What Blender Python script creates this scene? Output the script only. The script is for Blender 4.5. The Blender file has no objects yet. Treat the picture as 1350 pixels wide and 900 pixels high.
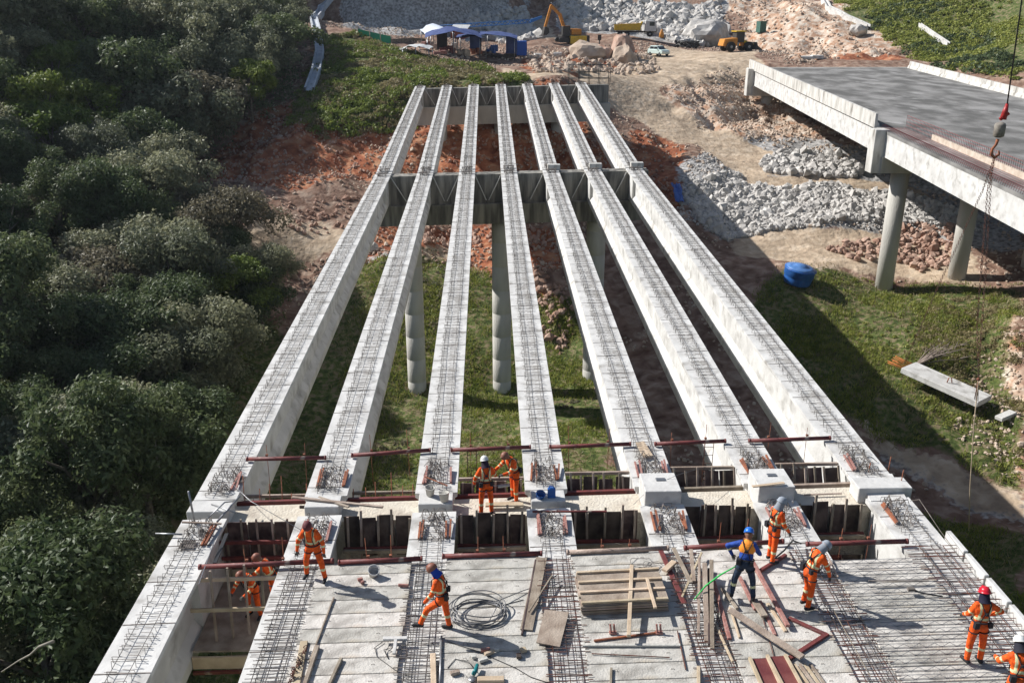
import bpy, math, random
import numpy as np
from mathutils import Vector, Matrix
random.seed(7); RNG = np.random.default_rng(7)
S = bpy.context.scene
COL = S.collection
R = math.radians
# ------------------------------------------------------------------ camera
TH, PS, FPX = R(20.27), R(1.52), 1200.0
C0 = np.array([0., 0., 13.])
FW = np.array([math.sin(PS)*math.cos(TH), math.cos(PS)*math.cos(TH), -math.sin(TH)])
RT = np.array([math.cos(PS), -math.sin(PS), 0.]); UP = np.cross(RT, FW)
cd = bpy.data.cameras.new('camera'); cam = bpy.data.objects.new('camera', cd); COL.objects.link(cam)
cam.location = C0; cam.rotation_euler = (R(90)-TH, 0, -PS)
cd.sensor_width = 36; cd.lens = 36*FPX/1350; cd.clip_end = 3000; cd.clip_start = .1
S.camera = cam
def ray(x, y): return FW*FPX + RT*(x-675) - UP*(y-450)
Y1, Y2, Y3 = 22.0, 68.5, 110.0
def prof(Y):
    if Y < Y1: return .012*(Y-Y1)
    if Y < Y2: return .028*(Y-Y1)
    return .028*(Y2-Y1) + .07*(Y-Y2)
def dk(X, Y): return prof(Y) + .02*X
def atY(x, y, Y):
    r = ray(x, y); return C0 + r*(Y/r[1])
def atz(x, y, z):
    r = ray(x, y); return C0 + r*((z-13)/r[2])
def atdk(x, y, dz=0):
    z = 0
    for _ in range(30):
        p = atz(x, y, z); z = dk(p[0], p[1]) + dz
    return p
# ------------------------------------------------------------------ light
SD = Vector((-2.1, .93, 1.76)).normalized()          # towards the sun
w = bpy.data.worlds.new("World"); S.world = w; w.use_nodes = True
nt = w.node_tree; bg = nt.nodes['Background']; sk = nt.nodes.new('ShaderNodeTexSky')
sk.sky_type = 'NISHITA'; sk.sun_disc = False; sk.sun_elevation = math.asin(SD.z); sk.sun_rotation = math.atan2(SD.x, SD.y)
nt.links.new(sk.outputs[0], bg.inputs[0]); bg.inputs[1].default_value = .07
ld = bpy.data.lights.new('sun', 'SUN'); ld.energy = 5.0; ld.angle = R(.5); ld.color = (1, .975, .94)
sun = bpy.data.objects.new('sun', ld); COL.objects.link(sun)
sun.rotation_euler = SD.to_track_quat('Z', 'Y').to_euler(); sun.location = (0, 0, 60)
S.view_settings.view_transform = 'Standard'; S.view_settings.look = 'None'; S.view_settings.exposure = .5
S.view_settings.gamma = 1
S.cycles.max_bounces = 5; S.cycles.diffuse_bounces = 3; S.cycles.glossy_bounces = 2; S.cycles.transparent_max_bounces = 8
S.cycles.use_denoising = True
# ------------------------------------------------------------------ materials
def mat(name, col, rough=.8, col2=None, scale=3., detail=6., lo=.35, hi=.65, bump=0., bscale=None, metal=0., spec=.3, rnd=0., stretch=None, col3=None, s3=.4, lo3=.55, hi3=.7, coords='Object'):
    m = bpy.data.materials.new(name); m.use_nodes = True; n = m.node_tree.nodes; l = m.node_tree.links
    b = n['Principled BSDF']; b.inputs['Roughness'].default_value = rough; b.inputs['Metallic'].default_value = metal
    b.inputs['Specular IOR Level'].default_value = spec
    tc = n.new('ShaderNodeTexCoord'); co = tc.outputs[coords]
    if stretch:
        mp = n.new('ShaderNodeMapping'); mp.inputs['Scale'].default_value = stretch; l.new(co, mp.inputs[0]); co = mp.outputs[0]
    out = None
    if col2 is not None:
        t = n.new('ShaderNodeTexNoise'); t.inputs['Scale'].default_value = scale; t.inputs['Detail'].default_value = detail; l.new(co, t.inputs[0])
        r = n.new('ShaderNodeValToRGB'); r.color_ramp.elements[0].position = lo; r.color_ramp.elements[1].position = hi
        r.color_ramp.elements[0].color = (*col, 1); r.color_ramp.elements[1].color = (*col2, 1)
        l.new(t.outputs[0], r.inputs[0]); out = r.outputs[0]
    if col3 is not None:
        t = n.new('ShaderNodeTexNoise'); t.inputs['Scale'].default_value = s3; t.inputs['Detail'].default_value = 8; l.new(co, t.inputs[0])
        r = n.new('ShaderNodeValToRGB'); r.color_ramp.elements[0].position = lo3; r.color_ramp.elements[1].position = hi3
        l.new(t.outputs[0], r.inputs[0])
        x = n.new('ShaderNodeMixRGB'); l.new(r.outputs[0], x.inputs[0]); l.new(out, x.inputs[1]); x.inputs[2].default_value = (*col3, 1); out = x.outputs[0]
    if rnd:
        oi = n.new('ShaderNodeObjectInfo'); hv = n.new('ShaderNodeHueSaturation')
        mr = n.new('ShaderNodeMapRange'); mr.inputs[3].default_value = 1-rnd; mr.inputs[4].default_value = 1+rnd
        l.new(oi.outputs['Random'], mr.inputs[0]); l.new(mr.outputs[0], hv.inputs['Value'])
        mr2 = n.new('ShaderNodeMapRange'); mr2.inputs[3].default_value = .5+rnd*.07; mr2.inputs[4].default_value = .5-rnd*.07
        l.new(oi.outputs['Random'], mr2.inputs[0]); l.new(mr2.outputs[0], hv.inputs['Hue'])
        if out is None: hv.inputs['Color'].default_value = (*col, 1)
        else: l.new(out, hv.inputs['Color'])
        out = hv.outputs[0]
    if out is None: b.inputs['Base Color'].default_value = (*col, 1)
    else: l.new(out, b.inputs['Base Color'])
    if bump:
        t = n.new('ShaderNodeTexNoise'); t.inputs['Scale'].default_value = bscale or scale*4; t.inputs['Detail'].default_value = 8; l.new(co, t.inputs[0])
        bp = n.new('ShaderNodeBump'); bp.inputs['Strength'].default_value = bump; bp.inputs['Distance'].default_value = .07
        l.new(t.outputs[0], bp.inputs['Height']); l.new(bp.outputs[0], b.inputs['Normal'])
    return m
M = {}
M['conc'] = mat('girder_concrete', (.47, .46, .44), .85, (.64, .63, .605), 1.2, 8, .3, .7, .25, 9, col3=(.30, .285, .26), s3=1.6, lo3=.52, hi3=.74)
M['conc2'] = mat('slab_concrete', (.30, .28, .25), .9, (.52, .495, .45), 3.2, 12, .36, .60, .35, 22, col3=(.34, .265, .18), s3=.7, lo3=.52, hi3=.68, rnd=.18)
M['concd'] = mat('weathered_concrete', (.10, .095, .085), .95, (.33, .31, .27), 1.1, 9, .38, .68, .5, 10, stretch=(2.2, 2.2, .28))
M['concm'] = mat('pier_concrete', (.40, .385, .35), .9, (.54, .52, .47), .8, 9, .3, .7, .4, 8, stretch=(1.5, 1.5, .35))
M['conccap'] = mat('crossbeam_top', (.52, .46, .37), .95, (.62, .57, .48), 2.2, 9, .3, .7, .6, 14, col3=(.34, .29, .24), s3=.8, lo3=.6, hi3=.72)
M['rebar'] = mat('rebar_steel', (.13, .115, .10), .75, (.24, .21, .19), 6, 3, .4, .6, metal=.1)
M['rebarr'] = mat('rusty_rebar', (.16, .06, .04), .8, (.10, .07, .06), 5, 3, .4, .6, metal=.1)
M['rust'] = mat('rusty_steel', (.33, .12, .06), .85, (.20, .08, .05), 6, 5, .4, .6, .2)
M['maroon'] = mat('maroon_painted_steel', (.17, .045, .04), .55, (.11, .035, .035), 5, 6, .4, .65, .1, col3=(.3, .24, .2), s3=3, lo3=.62, hi3=.72)
M['redprop'] = mat('faded_red_timber', (.27, .115, .095), .7, (.36, .20, .17), 4, 6, .4, .6, .1, stretch=(3, 3, 3))
M['wood'] = mat('weathered_timber', (.22, .17, .13), .85, (.36, .30, .24), 2.5, 8, .35, .65, .3, 20, rnd=.25)
M['woody'] = mat('fresh_timber', (.40, .31, .21), .8, (.52, .42, .30), 3, 8, .35, .65, .2, 20, rnd=.15)
M['woodd'] = mat('dark_form_plywood', (.045, .03, .028), .7, (.12, .09, .075), 2.2, 7, .4, .62, .2, 10, rnd=.3)
M['ply'] = mat('film_faced_plywood', (.13, .035, .035), .4, (.20, .07, .06), 2, 6, .4, .7, .1)
M['cable'] = mat('cable_rubber', (.03, .03, .032), .5)
M['cableg'] = mat('steel_cable', (.16, .16, .165), .45, metal=.5)
M['steel'] = mat('galvanised_steel', (.35, .36, .37), .4, (.25, .25, .26), 5, 4, .4, .6, metal=.7)
M['asph'] = mat('old_deck_asphalt', (.11, .107, .10), .9, (.27, .262, .25), .45, 10, .4, .66, .3, 12, stretch=(1, .6, 1), col3=(.33, .32, .31), s3=.5, lo3=.60, hi3=.74)
M['parapet'] = mat('stained_parapet_concrete', (.40, .385, .35), .9, (.58, .565, .53), 1.6, 9, .3, .6, .3, 10, stretch=(1, 1, .3), col3=(.20, .185, .16), s3=1.5, lo3=.55, hi3=.72)
M['bark'] = mat('bark', (.11, .09, .07), .9, (.22, .19, .15), 6, 6, .4, .6, .4)
def leafmat(name, a, b, rnd=.25):
    m = mat(name, a, .5, b, 1.3, 4, .35, .65, spec=.22, rnd=rnd); n = m.node_tree.nodes; l = m.node_tree.links; p = n['Principled BSDF']
    tr = n.new('ShaderNodeBsdfTranslucent'); ms = n.new('ShaderNodeMixShader'); ms.inputs[0].default_value = .34
    src = p.inputs['Base Color'].links[0].from_socket; l.new(src, tr.inputs[0]); l.new(p.outputs[0], ms.inputs[1]); l.new(tr.outputs[0], ms.inputs[2])
    l.new(ms.outputs[0], n['Material Output'].inputs[0]); return m
M['leafA'] = leafmat('leaves_dark_green', (.068, .10, .04), (.15, .18, .08))
M['leafB'] = leafmat('leaves_grey_green', (.14, .155, .09), (.28, .285, .175))
M['leafC'] = leafmat('leaves_bright_green', (.10, .145, .022), (.21, .255, .055))
M['leafD'] = leafmat('leaves_brownish', (.14, .125, .08), (.23, .20, .13))
M['grassy'] = leafmat('grass_blades', (.15, .19, .03), (.32, .33, .08), 0)
M['dryg'] = leafmat('dry_scrub', (.19, .16, .075), (.32, .27, .14), 0)
# ------------------------------------------------------------------ mesh builder
class MB:
    def __init__(s): s.v = []; s.f = []; s.m = []; s.k = 0; s.smooth = []
    def add(s, v, f, mi=0, sm=False):
        o = len(s.v); s.v.extend([tuple(map(float, p)) for p in v]); s.f.extend([tuple(i+o for i in q) for q in f]); s.m.extend([mi]*len(f)); s.smooth.extend([sm]*len(f)); return s
    def box(s, c, d, mi=0, rot=None, taper=1.):
        x, y, z = [q/2 for q in d]; t = taper
        v = [(-x,-y,-z),(x,-y,-z),(x,y,-z),(-x,y,-z),(-x*t,-y*t,z),(x*t,-y*t,z),(x*t,y*t,z),(-x*t,y*t,z)]
        if rot is not None: v = [rot @ Vector(p) for p in v]
        v = [(p[0]+c[0], p[1]+c[1], p[2]+c[2]) for p in v]
        return s.add(v, [(0,3,2,1),(4,5,6,7),(0,1,5,4),(1,2,6,5),(2,3,7,6),(3,0,4,7)], mi)
    def bar(s, a, b, w, h, mi=0, up=(0,0,1)):
        a, b = Vector(a), Vector(b); d = (b-a).normalized(); u = Vector(up); x = d.cross(u)
        if x.length < 1e-3: x = d.cross(Vector((1,0,0)))
        x.normalize(); u = x.cross(d); x = x*w/2; u = u*h/2
        v = [a-x-u, a+x-u, a+x+u, a-x+u, b-x-u, b+x-u, b+x+u, b-x+u]
        return s.add(v, [(0,1,2,3),(7,6,5,4),(0,4,5,1),(1,5,6,2),(2,6,7,3),(3,7,4,0)], mi)
    def tube(s, pts, r, n=6, mi=0, cap=True, sm=True):
        pts = [Vector(p) for p in pts]; rr = r if isinstance(r, (list, tuple)) else [r]*len(pts); v = []; f = []; pu = None
        for i, p in enumerate(pts):
            d = (pts[min(i+1, len(pts)-1)] - pts[max(i-1, 0)])
            if d.length < 1e-6: d = Vector((0, 0, 1))
            d.normalize()
            u = pu if pu is not None else (Vector((0,0,1)) if abs(d.z) < .9 else Vector((1,0,0)))
            x = d.cross(u)
            if x.length < 1e-3: x = d.cross(Vector((0.3,1,0.2)))
            x.normalize(); u = x.cross(d).normalized(); pu = u
            for k in range(n):
                a = 2*math.pi*k/n; v.append(p + (x*math.cos(a)+u*math.sin(a))*rr[i])
        for i in range(len(pts)-1):
            for k in range(n): f.append((i*n+k, i*n+(k+1)%n, (i+1)*n+(k+1)%n, (i+1)*n+k))
        if cap and n > 2: f.append(tuple(range(n-1, -1, -1))); f.append(tuple((len(pts)-1)*n+k for k in range(n)))
        return s.add(v, f, mi, sm)
    def lathe(s, c, prof_, n=16, mi=0, axis=None, sm=True):
        v = []; f = []; q = Vector((0,0,1)).rotation_difference(Vector(axis)) if axis else None
        for (r, z) in prof_:
            for k in range(n):
                a = 2*math.pi*k/n; p = Vector((r*math.cos(a), r*math.sin(a), z))
                if q: p = q @ p
                v.append(p+Vector(c))
        m = len(prof_)
        for i in range(m-1):
            for k in range(n): f.append((i*n+k, i*n+(k+1)%n, (i+1)*n+(k+1)%n, (i+1)*n+k))
        f.append(tuple(range(n-1, -1, -1))); f.append(tuple((m-1)*n+k for k in range(n)))
        return s.add(v, f, mi, sm)
    def prism(s, poly, a, b, mi=0):
        """closed 2-D outline (u,v) swept between two frames a, b: functions (u,v)->xyz"""
        n = len(poly); v = [a(*p) for p in poly]+[b(*p) for p in poly]
        f = [(i, (i+1)%n, n+(i+1)%n, n+i) for i in range(n)] + [tuple(range(n-1,-1,-1)), tuple(range(n, 2*n))]
        return s.add(v, f, mi)
def mesh_obj(name, v, f, mats, parent=None, mi=None, smooth=None, org=None):
    me = bpy.data.meshes.new(name)
    if org is not None: v = [(p[0]-org[0], p[1]-org[1], p[2]-org[2]) for p in v]
    me.from_pydata(v, [], f)
    for m in mats: me.materials.append(m)
    if mi is not None: me.polygons.foreach_set('material_index', mi)
    if smooth is not None: me.polygons.foreach_set('use_smooth', smooth)
    me.update(); o = bpy.data.objects.new(name, me); COL.objects.link(o)
    if parent: o.parent = parent
    return o
def build(mb, name, mats, parent=None, local=False, bevel=0., label=None):
    if not isinstance(mats, (list, tuple)): mats = [mats]
    org = None
    if parent is not None and not local:
        org = Vector(parent.location)
        if parent.parent: org = org + parent.parent.location
    elif parent is None and not local:
        a = np.array(mb.v); org = Vector(((a[:,0].min()+a[:,0].max())/2, (a[:,1].min()+a[:,1].max())/2, a[:,2].min()))
    o = mesh_obj(name, mb.v, mb.f, mats, parent, mb.m, mb.smooth, org)
    if parent is None and not local: o.location = org
    if bevel:
        b = o.modifiers.new('bevel', 'BEVEL'); b.width = bevel; b.segments = 1; b.limit_method = 'ANGLE'
    if label: o['label'] = label
    return o
def tag(o, label=None, cat=None, group=None, kind=None):
    if label: o['label'] = label
    if cat: o['category'] = cat
    if group: o['group'] = group
    if kind: o['kind'] = kind
    return o
def thing(name, label, cat, loc=(0,0,0), rotz=0., group=None):
    o = bpy.data.objects.new(name, None); COL.objects.link(o); o.empty_display_size = .2
    o.location = Vector(loc); o.rotation_euler = (0, 0, rotz); return tag(o, label, cat, group)
def copy_tree(o, parent=None, label=None, group=None):
    c = o.copy(); COL.objects.link(c)
    if parent is not None: c.parent = parent
    if label: c['label'] = label
    if group: c['group'] = group
    for ch in list(o.children): copy_tree(ch, c)
    return c
# ------------------------------------------------------------------ noise
def vnoise(X, Y, sc, seed):
    x = X/sc; y = Y/sc; xi = np.floor(x).astype(int); yi = np.floor(y).astype(int); fx = x-xi; fy = y-yi
    fx = fx*fx*(3-2*fx); fy = fy*fy*(3-2*fy)
    def h(a, b):
        n = (a*374761393 + b*668265263 + seed*982451653) & 0x7fffffff; n = ((n ^ (n >> 13))*1274126177) & 0x7fffffff
        return ((n ^ (n >> 16)) & 0xffff)/65535.-.5
    return (h(xi,yi)*(1-fx)+h(xi+1,yi)*fx)*(1-fy)+(h(xi,yi+1)*(1-fx)+h(xi+1,yi+1)*fx)*fy
# ------------------------------------------------------------------ terrain height from surveyed points (px, py, distance)
CP = [(551,512,68.5),(667,510,68.5),(640,620,55),(720,600,57),(330,300,88),(270,330,86),(300,250,98),(250,215,108),
 (410,125,119),(437,0,190),(415,25,165),(450,215,106),(430,250,98),(420,290,92),(520,100,123),(560,80,136),(470,130,117),(420,160,112),(450,60,142),
 (640,237,102),(540,240,102),(740,237,102),(640,180,109.5),(540,182,109),(740,180,109.5),(640,105,122),(800,100,125),(866,75,160),(700,90,138),(600,60,160),(560,50,178),
 (835,50,180),(740,52,175),(1000,68,158),(970,80,148),(740,10,205),(850,0,215),(800,45,186),(900,28,200),(930,60,178),(690,15,230),(640,45,187),(650,15,200),
 (520,46,183),(460,40,175),(1060,72,170),(1060,10,190),(1000,20,197),(960,58,187),(1150,80,150),(1180,60,165),(1200,20,180),(1250,80,155),(1340,100,130),(1340,20,165),(1100,5,205),
 (1000,330,86),(1100,320,87),(1173,372,80),(1272,378,78),(1050,360,80.5),(1150,450,70),(1000,450,70),(900,500,66),(1100,520,62),(1150,600,56),(1300,660,51),(1235,505,63),
 (1290,500,62.5),(1340,430,66),(1340,560,56.5),(1250,420,72),(1340,380,76),(1100,300,90),(1100,210,108),(950,190,112),(1000,172,118),(1000,177,116),(1018,168,127),(1060,162,127),(1110,160,126),(1080,165,120),(950,130,130),(930,95,142),(900,150,120),
 (830,150,117),(870,190,109),(880,230,100),(960,250,99),(1250,230,103),(1300,300,90),(1200,300,90),(480,340,84),(600,345,84),(600,400,77.5),(640,460,72),(780,400,77),(860,420,75),(740,345,84),
 (1050,195,112),(1180,230,104),(1140,150,124),(1240,160,122)]
CW = [(0,40,-17),(0,20,-17.5),(0,0,-18),(0,-60,-19),(40,20,-17),(40,-10,-17),(25,40,-16.6),(-12,20,-19),(-12,45,-18),(-24,20,-17),(-40,15,-13),(-70,20,4),(-120,20,14),
 (-20,62,-16),(-27,48,-13.5),(-36,75,-9.5),(-45,98,-3),(-58,112,11),(-62,128,15),(-57,155,13),(-80,140,32),(-50,190,17),(-62,200,44),(-85,215,75),(-75,185,34),(-110,150,40),(-110,90,36),(-70,70,8),(-18,84,-11),(-30,92,-9),(-200,60,40),(-180,180,60),
 (0,112.5,.4),(-8,112.5,.3),(9,112.5,.5),(0,116.5,3.4),(-8,116.5,3.4),(9,116.5,3.8),(-28,186,9),(-28,195,31),(-12,187,9),(-12,196,31),(-3,200,14),(-2,207,30),(10,212,14),(10,219,30),(6,222,26),(20,250,24),(-40,240,60),(0,270,50),(60,240,32),(120,220,45),(100,150,22),(150,100,20),(90,90,-2),(90,40,-8),
 (150,30,0),(140,-20,-8),(80,0,-16),(-60,-60,-14),(-140,-60,10),(80,-80,-18),(-90,260,75),(100,300,60),(-250,-100,50),(250,-100,10),(250,150,50),(250,350,90),(0,380,85),(-200,350,110),(-350,100,90),(350,50,40),(0,-200,-15),(-300,500,160),(0,560,130),(300,560,140),(600,200,80),(-600,200,140),(600,-200,20),(-600,-200,90),(0,-400,-10)]
_P = [atY(*c) for c in CP] + [np.array(c, float) for c in CW]
_P = np.array(_P)
def _kern(a, b):
    d = np.sqrt(((a[:,None,:2]-b[None,:,:2])**2).sum(2)+4.0); return d
_A = -_kern(_P, _P) - np.eye(len(_P))*.35
_n = len(_P); _K = np.zeros((_n+3, _n+3)); _K[:_n,:_n] = _A; _K[:_n,_n] = 1; _K[:_n,_n+1:] = _P[:,:2]; _K[_n,:_n] = 1; _K[_n+1:,:_n] = _P[:,:2].T
_W = np.linalg.solve(_K, np.concatenate([_P[:,2], np.zeros(3)]))
def Hraw(X, Y):
    X = np.asarray(X, float).ravel(); Y = np.asarray(Y, float).ravel(); out = np.empty(len(X))
    for i in range(0, len(X), 20000):
        q = np.stack([X[i:i+20000], Y[i:i+20000]], 1)
        out[i:i+20000] = -_kern(q, _P) @ _W[:_n] + _W[_n] + q @ _W[_n+1:]
    return out
def xs_(a, b, fine0, fine1, st, n):
    l = fine0 - (fine0-a)*np.linspace(1, 0, n)[:-1]**2.2; r = fine1 + (b-fine1)*np.linspace(0, 1, n)[1:]**2.2
    return np.concatenate([l, np.arange(fine0, fine1+.01, st), r])
GX = xs_(-600, 600, -62, 66, .62, 26); GY = xs_(-400, 600, 34, 216, .72, 26)
XX, YY = np.meshgrid(GX, GY)
ZZ = Hraw(XX, YY).reshape(XX.shape)
def Hgrid(Z, x, y):
    i = np.clip(np.searchsorted(GX, x)-1, 0, len(GX)-2); j = np.clip(np.searchsorted(GY, y)-1, 0, len(GY)-2)
    u = (x-GX[i])/(GX[i+1]-GX[i]); v = (y-GY[j])/(GY[j+1]-GY[j])
    return (Z[j,i]*(1-u)+Z[j,i+1]*u)*(1-v)+(Z[j+1,i]*(1-u)+Z[j+1,i+1]*u)*v
def hit(px, py, Z=None):
    """where the line of sight through a surveyed pixel meets the ground"""
    Z = ZZ if Z is None else Z
    r = ray(px, py); t = np.linspace(15, 420, 2400)/r[1]; P = C0[None]+r[None]*t[:,None]
    g = Hgrid(Z, P[:,0], P[:,1]); k = np.argmax(P[:,2] < g)
    if not (P[:,2] < g).any(): k = len(t)-1
    return P[k]
def gz(x, y): return float(Hgrid(ZZ, np.array([x]), np.array([y]))[0])
def inpoly(poly, X, Y):
    c = np.zeros(X.shape, bool); n = len(poly)
    for i in range(n):
        x0, y0 = poly[i]; x1, y1 = poly[(i+1)%n]
        if y0 == y1: continue
        m = ((y0 > Y) != (y1 > Y)) & (X < (x1-x0)*(Y-y0)/(y1-y0)+x0); c ^= m
    return c
def blur(a, n):
    for _ in range(n):
        a = (a + np.roll(a,1,0)+np.roll(a,-1,0)+np.roll(a,1,1)+np.roll(a,-1,1))/5
    return a
def zone(polys, soft=2):
    a = np.zeros(XX.shape)
    JX = XX+vnoise(XX,YY,5,3)*2.5+vnoise(XX,YY,1.7,4)*1.2; JY = YY+vnoise(XX,YY,5,5)*2.5+vnoise(XX,YY,1.7,6)*1.2
    for p in polys:
        if p[0] == 'w': pl = p[1:]
        else: pl = [tuple(hit(*q)[:2]) for q in p]
        a = np.maximum(a, inpoly(pl, JX, JY).astype(float))
    return blur(a, soft)
zg = zone([[(395,470),(450,360),(500,335),(590,335),(700,390),(730,450),(850,640),(380,660)],
           [(1070,345),(1130,360),(1200,375),(1330,380),(1349,640),(1250,590),(1100,560),(1000,470),(990,400)],
           [(440,45),(560,78),(640,92),(700,112),(560,135),(540,172),(430,175),(395,150),(425,60)],
           [(1110,0),(1349,0),(1349,112),(1200,75),(1150,40),(1120,30)],
           [(560,375),(760,375),(840,640),(560,640)],[(1110,640),(1349,700),(1349,900),(1250,900)],
           ['w',(14,-400),(14,52),(-13,58),(-13,-400)],['w',(-17,-400),(-10,55),(-16,72),(-30,86),(-52,104),(-47,150),(-40,176),(-50,300),(-600,600),(-600,-400)],
           ['w',(70,-400),(50,60),(75,120),(82,200),(60,260),(100,600),(600,600),(600,-400)],['w',(-60,230),(80,262),(200,600),(-300,600)],
           ['w',(14,-400),(14,48),(20,45),(36,34),(50,30),(60,-400)]], 2)
zr = zone([[(240,235),(330,150),(400,130),(420,175),(560,180),(840,185),(838,235),(500,235),(360,258)],
           [(480,296),(760,296),(760,345),(640,352),(480,340)],[(835,172),(870,175),(905,195),(912,250),(880,268),(850,225)],
           [(690,340),(760,400),(745,470),(700,450),(640,350)],[(1180,295),(1260,300),(1270,345),(1200,360),(1170,330)],
           [(1255,580),(1349,560),(1349,640)],[(1270,430),(1320,410),(1349,560),(1290,520)],
           [(690,70),(830,60),(860,95),(760,102),(700,95)],[(880,115),(1040,130),(1090,165),(1000,165),(900,135)],[(1050,68),(1190,70),(1190,82),(1090,84)],
           ['w',(-12,101),(12,101),(12,117),(-12,117)]], 2)
zs = zone([[(640,84),(700,96),(760,100),(870,60),(700,50),(690,20),(715,20),(735,48),(800,52),(870,60),(1000,68),(990,100),(880,100),(850,115),(890,150),(980,200),(1000,225),(930,190),(830,150),(800,115),(680,108)],
           [(965,312),(1200,305),(1290,335),(1290,380),(1200,372),(1150,352),(1060,352),(960,340)],[(395,292),(490,290),(480,315),(400,350),(275,335),(265,328)],[(800,106),(870,95),(1000,78),(1000,100),(905,108),(862,120),(900,148),(1010,203),(1090,226),(1000,236),(930,206),(850,166),(808,140)],[(985,232),(1060,238),(1180,240),(1235,266),(1180,252),(1060,249),(975,243)],[(540,340),(590,320),(590,345)]], 1)
zs = np.maximum(zs, zone([[(1110,548),(1349,632),(1349,690),(1130,580)]], 2)*.8)
zk = zone([[(905,215),(960,185),(1060,185),(1190,215),(1240,240),(1310,300),(1200,308),(960,318),(900,280)],[(730,0),(960,0),(955,60),(880,55),(800,45),(740,45)],
           [(610,12),(690,12),(700,50),(620,45)],[(450,0),(700,0),(620,48),(460,42)],[(1120,560),(1349,640),(1349,690),(1150,600)],[(1200,240),(1349,290),(1349,330),(1250,320)],[(480,332),(550,325),(545,350),(480,355)]], 2)
zc = zone([[(930,0),(1110,0),(1190,75),(1050,84),(960,62),(990,20)],[(880,100),(960,85),(1050,130),(1090,180),(1000,190),(930,175),(880,150)],[(1280,430),(1349,400),(1349,640),(1300,560)]], 2)
amp = .25 + zr*.6 + zc*.35 + zk*.3
TER = np.clip(zc+zr*.5, 0, 1)*.65
gul = vnoise(XX*4, YY*.8, 6, 77)*1.1+vnoise(XX*1.6+YY*.5, YY*.5, 2.2, 78)*.7
zkc = zone([[(450,0),(700,0),(600,48),(460,42)]], 2)
N = vnoise(XX,YY,9,1)*1.2*(1-zs*.8)+ amp*(vnoise(XX,YY,3.2,2)*1.3+vnoise(XX,YY,1.4,8)*.8) + zkc*vnoise(XX,YY,6,9)*4
N *= np.clip(1-zs*.75, .15, 1)
_q = ZZ/1.7; ZZ = ZZ*(1-TER)+TER*1.7*(np.floor(_q)+np.clip((_q-np.floor(_q))*2.2-.6, 0, 1))
ZZ = ZZ + N + zc*gul - zr*np.abs(vnoise(XX+YY*.2,YY*.3,2.4,11))*1.5
GM = bpy.data.materials.new('ground_soil'); GM.use_nodes = True
def ground_material():
    n = GM.node_tree.nodes; l = GM.node_tree.links; b = n['Principled BSDF']; b.inputs['Roughness'].default_value = .95; b.inputs['Specular IOR Level'].default_value = .15
    ge = n.new('ShaderNodeNewGeometry'); pos = ge.outputs['Position']
    def noise(s, d=8, dist=0):
        t = n.new('ShaderNodeTexNoise'); t.inputs['Scale'].default_value = s; t.inputs['Detail'].default_value = d; t.inputs['Distortion'].default_value = dist; l.new(pos, t.inputs[0]); return t.outputs[0]
    def ramp(src, pts):
        r = n.new('ShaderNodeValToRGB'); e = r.color_ramp.elements
        while len(e) < len(pts): e.new(.5)
        for q, (p, c) in zip(e, pts): q.position = p; q.color = (*c, 1) if len(c) == 3 else c
        l.new(src, r.inputs[0]); return r.outputs[0]
    n1 = noise(.35); n2 = noise(2.2, 10); n3 = noise(.9, 9, .6)
    base = ramp(n3, [(.3, (.14, .08, .055)), (.5, (.26, .165, .12)), (.7, (.40, .30, .23))])
    red = ramp(n3, [(.3, (.15, .045, .025)), (.5, (.33, .12, .06)), (.68, (.44, .24, .14))])
    grs = ramp(n2, [(.35, (.045, .065, .018)), (.5, (.10, .125, .035)), (.62, (.21, .17, .10))])
    sand = ramp(n3, [(.3, (.33, .25, .18)), (.5, (.47, .365, .26)), (.7, (.58, .475, .36))])
    rock = ramp(n2, [(.35, (.19, .18, .17)), (.5, (.36, .35, .335)), (.65, (.52, .50, .48))])
    clif = ramp(n3, [(.3, (.33, .165, .09)), (.47, (.48, .33, .235)), (.65, (.62, .55, .46))])
    a1 = n.new('ShaderNodeAttribute'); a1.attribute_name = 'zone_a'; s1 = n.new('ShaderNodeSeparateColor'); l.new(a1.outputs['Color'], s1.inputs[0])
    a2 = n.new('ShaderNodeAttribute'); a2.attribute_name = 'zone_b'; s2 = n.new('ShaderNodeSeparateColor'); l.new(a2.outputs['Color'], s2.inputs[0])
    cur = base
    for m, c in ((s1.outputs[1], red), (s2.outputs[1], clif), (s2.outputs[0], rock), (s1.outputs[0], grs), (s1.outputs[2], sand)):
        ad = n.new('ShaderNodeMath'); ad.operation = 'ADD'; l.new(m, ad.inputs[0])
        sb = n.new('ShaderNodeMath'); sb.operation = 'MULTIPLY_ADD'; l.new(n2, sb.inputs[0]); sb.inputs[1].default_value = 1.1; sb.inputs[2].default_value = -.55; l.new(sb.outputs[0], ad.inputs[1])
        f = ramp(ad.outputs[0], [(.38, (0,0,0)), (.6, (1,1,1))])
        x = n.new('ShaderNodeMixRGB'); l.new(f, x.inputs[0]); l.new(cur, x.inputs[1]); l.new(c, x.inputs[2]); cur = x.outputs[0]
    v = ramp(n1, [(.3, (.72,.72,.72)), (.7, (1.12,1.12,1.12))]); x = n.new('ShaderNodeMixRGB'); x.blend_type = 'MULTIPLY'; x.inputs[0].default_value = 1
    l.new(cur, x.inputs[1]); l.new(v, x.inputs[2]); l.new(x.outputs[0], b.inputs['Base Color'])
    bp = n.new('ShaderNodeBump'); bp.inputs['Strength'].default_value = .7; bp.inputs['Distance'].default_value = .3
    l.new(noise(1.6, 12), bp.inputs['Height']); l.new(bp.outputs[0], b.inputs['Normal'])
ground_material()
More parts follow.
